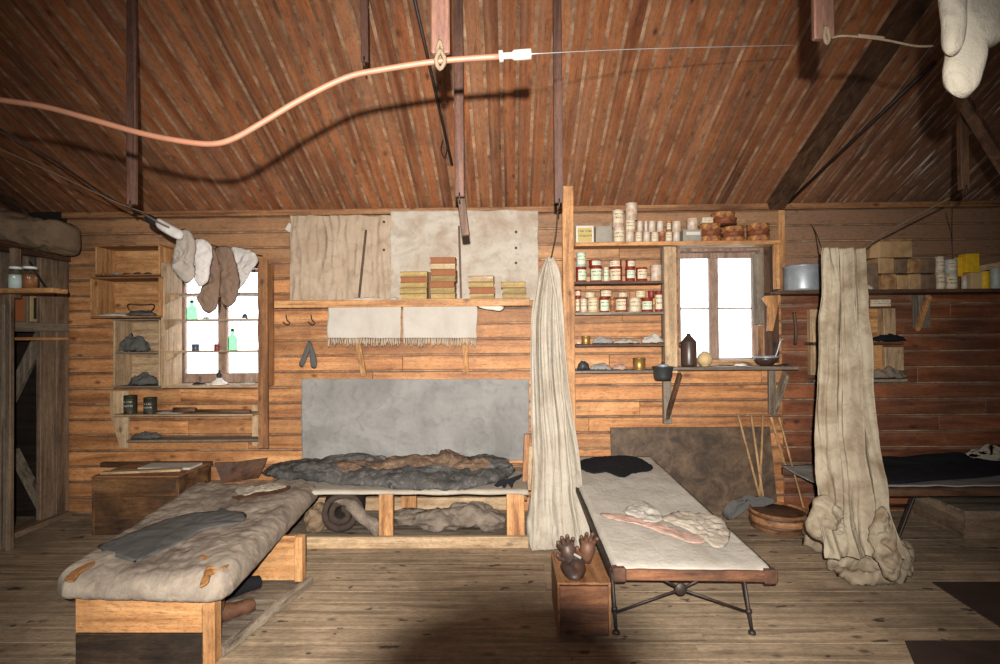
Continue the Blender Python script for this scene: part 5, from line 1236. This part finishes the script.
# small wall unit under the right shelf
r = thing('wall_box', 'small broken wall box with dark cloths behind the right curtain', 'box shelf', P(885, 385, D-.1))
mb = MB(); mb.box(X(885, 4.55), X(897, 4.55), D-.1, D-.004, Z(341, 4.55), Z(312, 4.55), .003); mb.build('side_board', 'paleZ', r)
mb = MB(); mb.box(X(889, 4.55), X(908, 4.55), D-.06, D-.004, Z(374, 4.55), Z(350.5, 4.55), .003); mb.build('side_board', 'paleZ', r)
mb = MB(); mb.box(X(814, 4.55), X(822, 4.55), D-.06, D-.004, Z(378, 4.55), Z(312, 4.55), .003); mb.build('side_board', 'paleZ', r)
mb = MB(); mb.box(X(814, 4.5), X(905, 4.5), D-.15, D-.004, Z(348, 4.5), Z(345, 4.5), .003); mb.build('shelf_board', 'dkX', r)
mb = MB(); mb.box(X(814, 4.5), X(908, 4.5), D-.15, D-.004, Z(385, 4.5), Z(382, 4.5), .003); mb.build('shelf_board', 'greyX', r)
mb = MB(); mb.box(X(820, 4.6), X(886, 4.6), D-.02, D-.004, Z(382, 4.6), Z(312, 4.6), .002); mb.build('back_board', 'pineX', r)
onshelf('black_cloth', 'black ragged cloth on the upper tier of the broken wall box', 'cloth', 868, 906, 4.57, Z(345, 4.5), .06, 'black', 4, .06)
onshelf('hide_roll', 'rolled grey hide on the lower tier of the broken wall box', 'hide', 866, 907, 4.57, Z(382, 4.5), .085, 'hide', 7, .05)
mb = MB(); mb.box(X(872, D-.02), X(892, D-.02), D-.012, D-.003, Z(310, D), Z(303.5, D)); tag(mb.build('paper_label', 'lab'), 'pale printed paper strip pinned below the right shelf', 'label')
mb = MB(); mb.tube(wpath([P(794, 312, D-.02), P(796, 330, D-.03), P(795, 345, D-.02)], 4), .014, 7); tag(mb.build('leather_strap', 'dkZ'), 'dark strap hanging on the wall left of the right curtain', 'strap')

# ================================================================== RIGHT COT AND CRATE
y0 = 3.92; x0_ = X(826, y0, 490); x1_ = X(1110, y0, 490); z0_ = Z(487, y0, 950)
r = thing('camp_cot', 'dark folding camp cot at the right, behind the stained curtain', 'cot', ((x0_+x1_)/2, 4.2, 0))
mb = MB(); mb.box(x0_, x1_, y0, y0+.035, z0_-.07, z0_-.005, .006); mb.build('side_rail', 'dkX', r)
mb = MB(); mb.box(x0_, x1_, D-.14, D-.1, z0_-.07, z0_-.005, .006); mb.build('side_rail', 'dkX', r)
mb = MB(); mb.grid(lambda u, v: Vector((x0_+(x1_-x0_)*u, y0-.01+(D-.12-y0+.02)*v, z0_+.01-.02*math.sin(PI*v)+.008*noise.noise(Vector((u*14, v*5, 1))))), 80, 24); mb.build('canvas_sheet', 'canvas', r, solid=.008)
for a, b, c_, d in ((913, 498, 896, 542), (1060, 498, 1075, 542)):
    A = P(a, b, y0+.05); B = G(c_, d, .015); mb = MB(); mb.bar(A, B, .03, .02, bev=.003); mb.build('leg', 'iron', r)
    A2 = Vector((A.x, D-.15, A.z)); mb = MB(); mb.bar(A2, Vector((B.x, D-.12, .015)), .03, .02, bev=.003); mb.build('leg', 'iron', r)
mb = MB(); mb.tube([P(880, 504, y0+.05), P(908, 505, y0+.05)], .007, 8); mb.tube([P(880, 520, y0+.03), P(897, 535, y0)], .008, 8); mb.build('brace_rod', 'iron', r)
def onright(px, py, dz=.012):
    p = G(px, py, z0_+dz); return p if p.y < 4.46 else P(px, py, 4.46)
mb = MB(); mb.blob([onright(a, b) for a, b in ((832, 460), (860, 457), (905, 457), (930, 454), (962, 453), (975, 459), (1020, 465), (1040, 470), (1010, 474), (975, 478), (930, 481), (900, 484), (870, 484), (830, 485), (826, 472))], (0, 0, 1), .035, .1, .5, 7, 9, 5, 2); tag(mb.build('black_blanket', 'black'), 'black blanket spread over the dark cot at the right', 'blanket')
mb = MB(); mb.blob([onright(a, b, .03) for a, b in ((962, 456), (975, 451), (995, 448), (1015, 452), (1020, 462), (1000, 464), (978, 462))], (0, 0, 1), .06, .1, .6, 14, 8, 5, 8); tag(mb.build('white_cloth', 'curt'), 'crumpled white cloth at the right edge on the dark cot', 'cloth')
# right crate
nl = G(966, 541, 0); bl = G(915, 517, 0); zh = .205
r = thing('wooden_crate', 'low grey-brown crate on the floor under the dark cot', 'crate', (nl.x+.3, nl.y+.3, 0))
d_ = (bl-nl); d_.z = 0; ex = Vector((-d_.y, d_.x, 0)).normalized()*-1
if ex.x < 0: ex = -ex
ex = Vector((1, 0, 0))*.62; ez = Vector((0, 0, zh))
def slab(mb, o, a, b, t):
    mb.prism([o, o+a, o+a+b, o+b], t)
mb = MB(); slab(mb, nl+Vector((0, 0, .002)), ex, ez, Vector((0, .02, 0))); mb.build('front_panel', 'tanX', r)
mb = MB(); slab(mb, nl+Vector((0, .02, .002)), d_, ez, Vector((.02, 0, 0))); mb.build('side_panel', 'tanY', r)
mb = MB(); slab(mb, nl+ex+Vector((-.02, .02, .002)), d_, ez, Vector((.02, 0, 0))); mb.build('side_panel', 'tanY', r)
mb = MB(); slab(mb, nl+d_+Vector((0, 0.02, .002)), ex, ez, Vector((0, .02, 0))); mb.build('back_panel', 'midX', r)
mb = MB(); slab(mb, nl+Vector((-.005, -.005, zh+.003)), ex+Vector((.01, 0, 0)), d_+Vector((0, .05, 0)), Vector((0, 0, .014))); mb.build('lid', 'greyX', r)
# dark floor pieces
mb = MB(); mb.prism([G(905, 642, .001), G(1080, 642, .001), G(1080, 690, .001), G(925, 690, .001)], (0, 0, .008)); tag(mb.build('floor_mat', 'lino'), 'dark brown mat at the bottom right edge, nearest the camera', 'mat')
mb = MB(); mb.prism([G(932, 583, .001), G(1060, 583, .001), G(1100, 634, .001), G(1002, 629, .001)], (0, 0, .008)); tag(mb.build('floor_mat', 'lino'), 'dark brown mat at the right, beyond the nearest one', 'mat')

# lens barrel at the viewpoint, out of frame, added to cast the flash shadow
FL = Vector((.0, -.13, EYE+.125))
r = thing('camera_lens', 'black lens barrel at the viewpoint, out of frame, shading the floor from the flash', 'camera', (.02, -.16, EYE-.06))
mb = MB(); mb.lathe((0, 0, 0), [(.036, -.12), (.036, -.05), (.044, -.03), (.052, .033), (.050, .033), (.040, -.03), (.034, -.05), (.034, -.12)], 28, T=cam.matrix_world @ Matrix.Rotation(PI, 4, 'X')); mb.build('lens', 'iron', r)

# ================================================================== LIGHT
w = bpy.data.worlds.new('sky'); SC.world = w; w.use_nodes = True
nt = w.node_tree; bg = nt.nodes['Background']; bg.inputs[0].default_value = (.93, .96, 1, 1); bg.inputs[1].default_value = 5.0
ld = bpy.data.lights.new('flash', 'SPOT'); ld.energy = 1900; ld.spot_size = math.radians(105); ld.spot_blend = 1.0; ld.shadow_soft_size = .014; ld.color = (1.0, .96, .91)
lo = bpy.data.objects.new('flash', ld); COL.objects.link(lo); lo.location = FL
tgt = P(490, 400, D); lo.rotation_euler = (tgt-FL).to_track_quat('-Z', 'Y').to_euler()
# added soft fill panel behind the camera; no window stands there
ad = bpy.data.lights.new('rear_fill', 'AREA'); ad.energy = 60; ad.shape = 'RECTANGLE'; ad.size = 2.2; ad.size_y = 1.0; ad.color = (.95, .97, 1)
ao = bpy.data.objects.new('rear_fill', ad); COL.objects.link(ao); ao.location = (-1, YB+.1, 1.9); ao.rotation_euler = (math.radians(95), 0, 0)
ao.rotation_euler = (math.radians(90), 0, 0)

for o in bpy.data.objects:
    if '_o' in o: del o['_o']
vs = SC.view_settings
SC.display_settings.display_device = 'sRGB'
vs.view_transform = 'Standard'; vs.look = 'None'; vs.gamma = 1; vs.use_curve_mapping = False; vs.exposure = 0.0
SC.cycles.max_bounces = 6; SC.cycles.sample_clamp_indirect = 6
